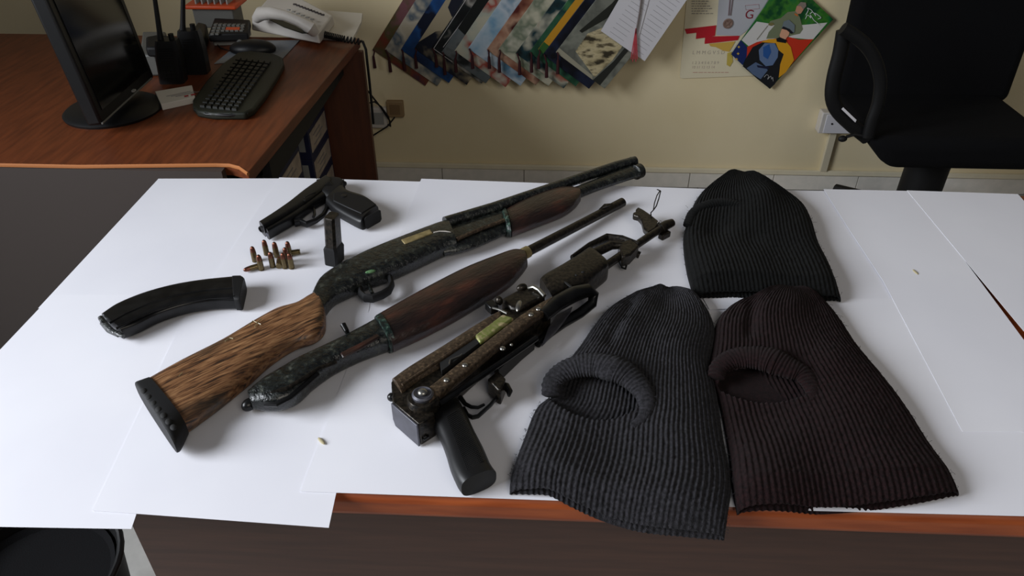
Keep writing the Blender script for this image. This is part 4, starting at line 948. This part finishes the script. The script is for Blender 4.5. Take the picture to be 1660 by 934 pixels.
mb = squig([(1330,150),(1355,100),(1345,80),(1395,110),(1370,140),(1400,120),(1430,160),(1420,130),(1480,175),(1450,190)], None, Z1+.003)
q = squig([(1325,190),(1350,150),(1380,180),(1375,150),(1410,200),(1440,225),(1470,250)], None, Z1+.003); mb.add(q.v, q.f)
obj('script_lettering', mb, flat('white_script', (206,210,206), .5), cc, label='white handwritten script')
mb = squig([(915,770),(940,745),(960,760),(950,790),(980,760),(990,790),(1000,770),(1005,810)], None, Z1+.0075)
obj('script_lettering', mb, flat('grey_script', (150,150,150), .5), cc, label='pale handwritten script at the foot')
# ================================================================ OFFICE CHAIR
ch = empty('office_chair', (1.25, 2.15, 0), 'black upholstered office chair with loop armrest by the wall', 'chair')
yc = 2.25
obj('backrest', MB().hexa([(1.02,2.56,.47),(1.62,2.56,.47),(1.62,2.64,.47),(1.02,2.64,.47)], [(1.01,2.60,1.15),(1.62,2.60,1.15),(1.62,2.68,1.15),(1.01,2.68,1.15)]), 'chairfab', ch, bevel=.035, seg=5)
obj('seat', MB().hexa([(1.10,2.20,.385),(1.56,2.20,.385),(1.56,2.60,.40),(1.10,2.60,.40)], [(1.00,2.18,.50),(1.60,2.18,.50),(1.60,2.62,.50),(1.00,2.62,.50)]), 'chairfab', ch, bevel=.04, seg=5)
arm = MB()
loop = [(1366,46),(1385,58),(1404,74),(1419,98),(1427,130),(1424,165),(1414,195),(1407,222)]
arm.tube([PY(p.x, p.y, yc-.05) for p in resample(loop, 30)], .0145, n=14, flat=1.3)
lo2 = [(1368,50),(1362,85),(1352,125),(1349,155),(1357,178),(1378,200),(1407,224)]
arm.tube([PY(p.x, p.y, yc-.02) for p in resample(lo2, 30)], .017, n=14, flat=1.3)
obj('armrest', arm, 'blackm', ch)
arm = MB(); arm.tube([p.co if hasattr(p,'co') else Vector((2.57-v.x, v.y, v.z)) for v in [PY(p.x, p.y, yc-.05) for p in resample(loop, 20)] for p in (v,)], .017, n=14)
arm.tube([Vector((2.57-v.x, v.y, v.z)) for v in [PY(p.x, p.y, yc-.02) for p in resample(lo2, 20)]], .019, n=14)
obj('armrest', arm, 'blackm', ch)
a = PY(1368,177,yc-.045); b = PY(1387,196,yc-.045)
obj('tag', MB().prism([PY(x, y, yc-.048) for x, y in ((1364,177),(1367,174),(1388,194),(1386,198))], (0,-.003,0)), 'docpaper', ch, label='white sticker on the armrest')
obj('height_lever', MB().tube([PY(1408,222,2.2), PY(1385,218,2.2), PY(1372,222,2.2)], .005, n=8), 'blackm', ch)
obj('lever_knob', MB().ellip(PY(1366,225,2.2), (.014,.01,.010)), 'blackm', ch)
obj('column', MB().lathe([(.07,.10),(.07,.30),(.075,.36),(.09,.41)], (1.34,2.42,0), n=20), 'blackm', ch)
for k in range(5):
    an = math.radians(130)+k*2*math.pi/5; e_ = Vector((1.34+.30*math.cos(an), 2.42+.30*math.sin(an), .085))
    obj('base_leg', MB().tube([(1.34,2.42,.13), e_.lerp(Vector((1.34,2.42,.12)), .4), e_], [.034,.026,.02], n=10), 'black', ch)
    obj('caster', MB().lathe([(.024,-.022),(.028,-.014),(.028,.014),(.024,.022)], (e_.x, e_.y, .029), (-math.sin(an), math.cos(an), 0), 18), 'blackm', ch)
# waste bin under the left end of the table
st = empty('waste_bin', (-.875, .74, 0), 'black round bin on the tiles below the left end of the table', 'bin')
obj('bucket', MB().lathe([(.11,0),(.145,.30),(.138,.30),(.104,.01),(.0,.01)], (-.875,.74,0), n=40), 'blackm', st)
obj('rim', MB().tube([Vector((-.875+.146*math.cos(k*math.pi/20), .74+.146*math.sin(k*math.pi/20), .302)) for k in range(40)], .006, n=8, closed=True), 'black', st)
obj('liner', MB().lathe([(.0,.262),(.12,.27),(.130,.28),(.12,.262),(0,.255)], (-.875,.74,0), n=40), 'chairfab', st, label='dark contents of the bin')
# flakes on the paper
for (x, y, r, l) in ((521,715,.3,'pale tan flake on the paper between the stock and the rifle grip'),(1484,441,.9,'pale flake on the paper right of the black balaclava')):
    obj('flake', MB().ellip(P(x,y,TB+.0018), (.008,.0025,.0012), rz=-.5-r), flat('pale_flake_%d' % x, (170,160,128), .7), label=l, cat='flake')
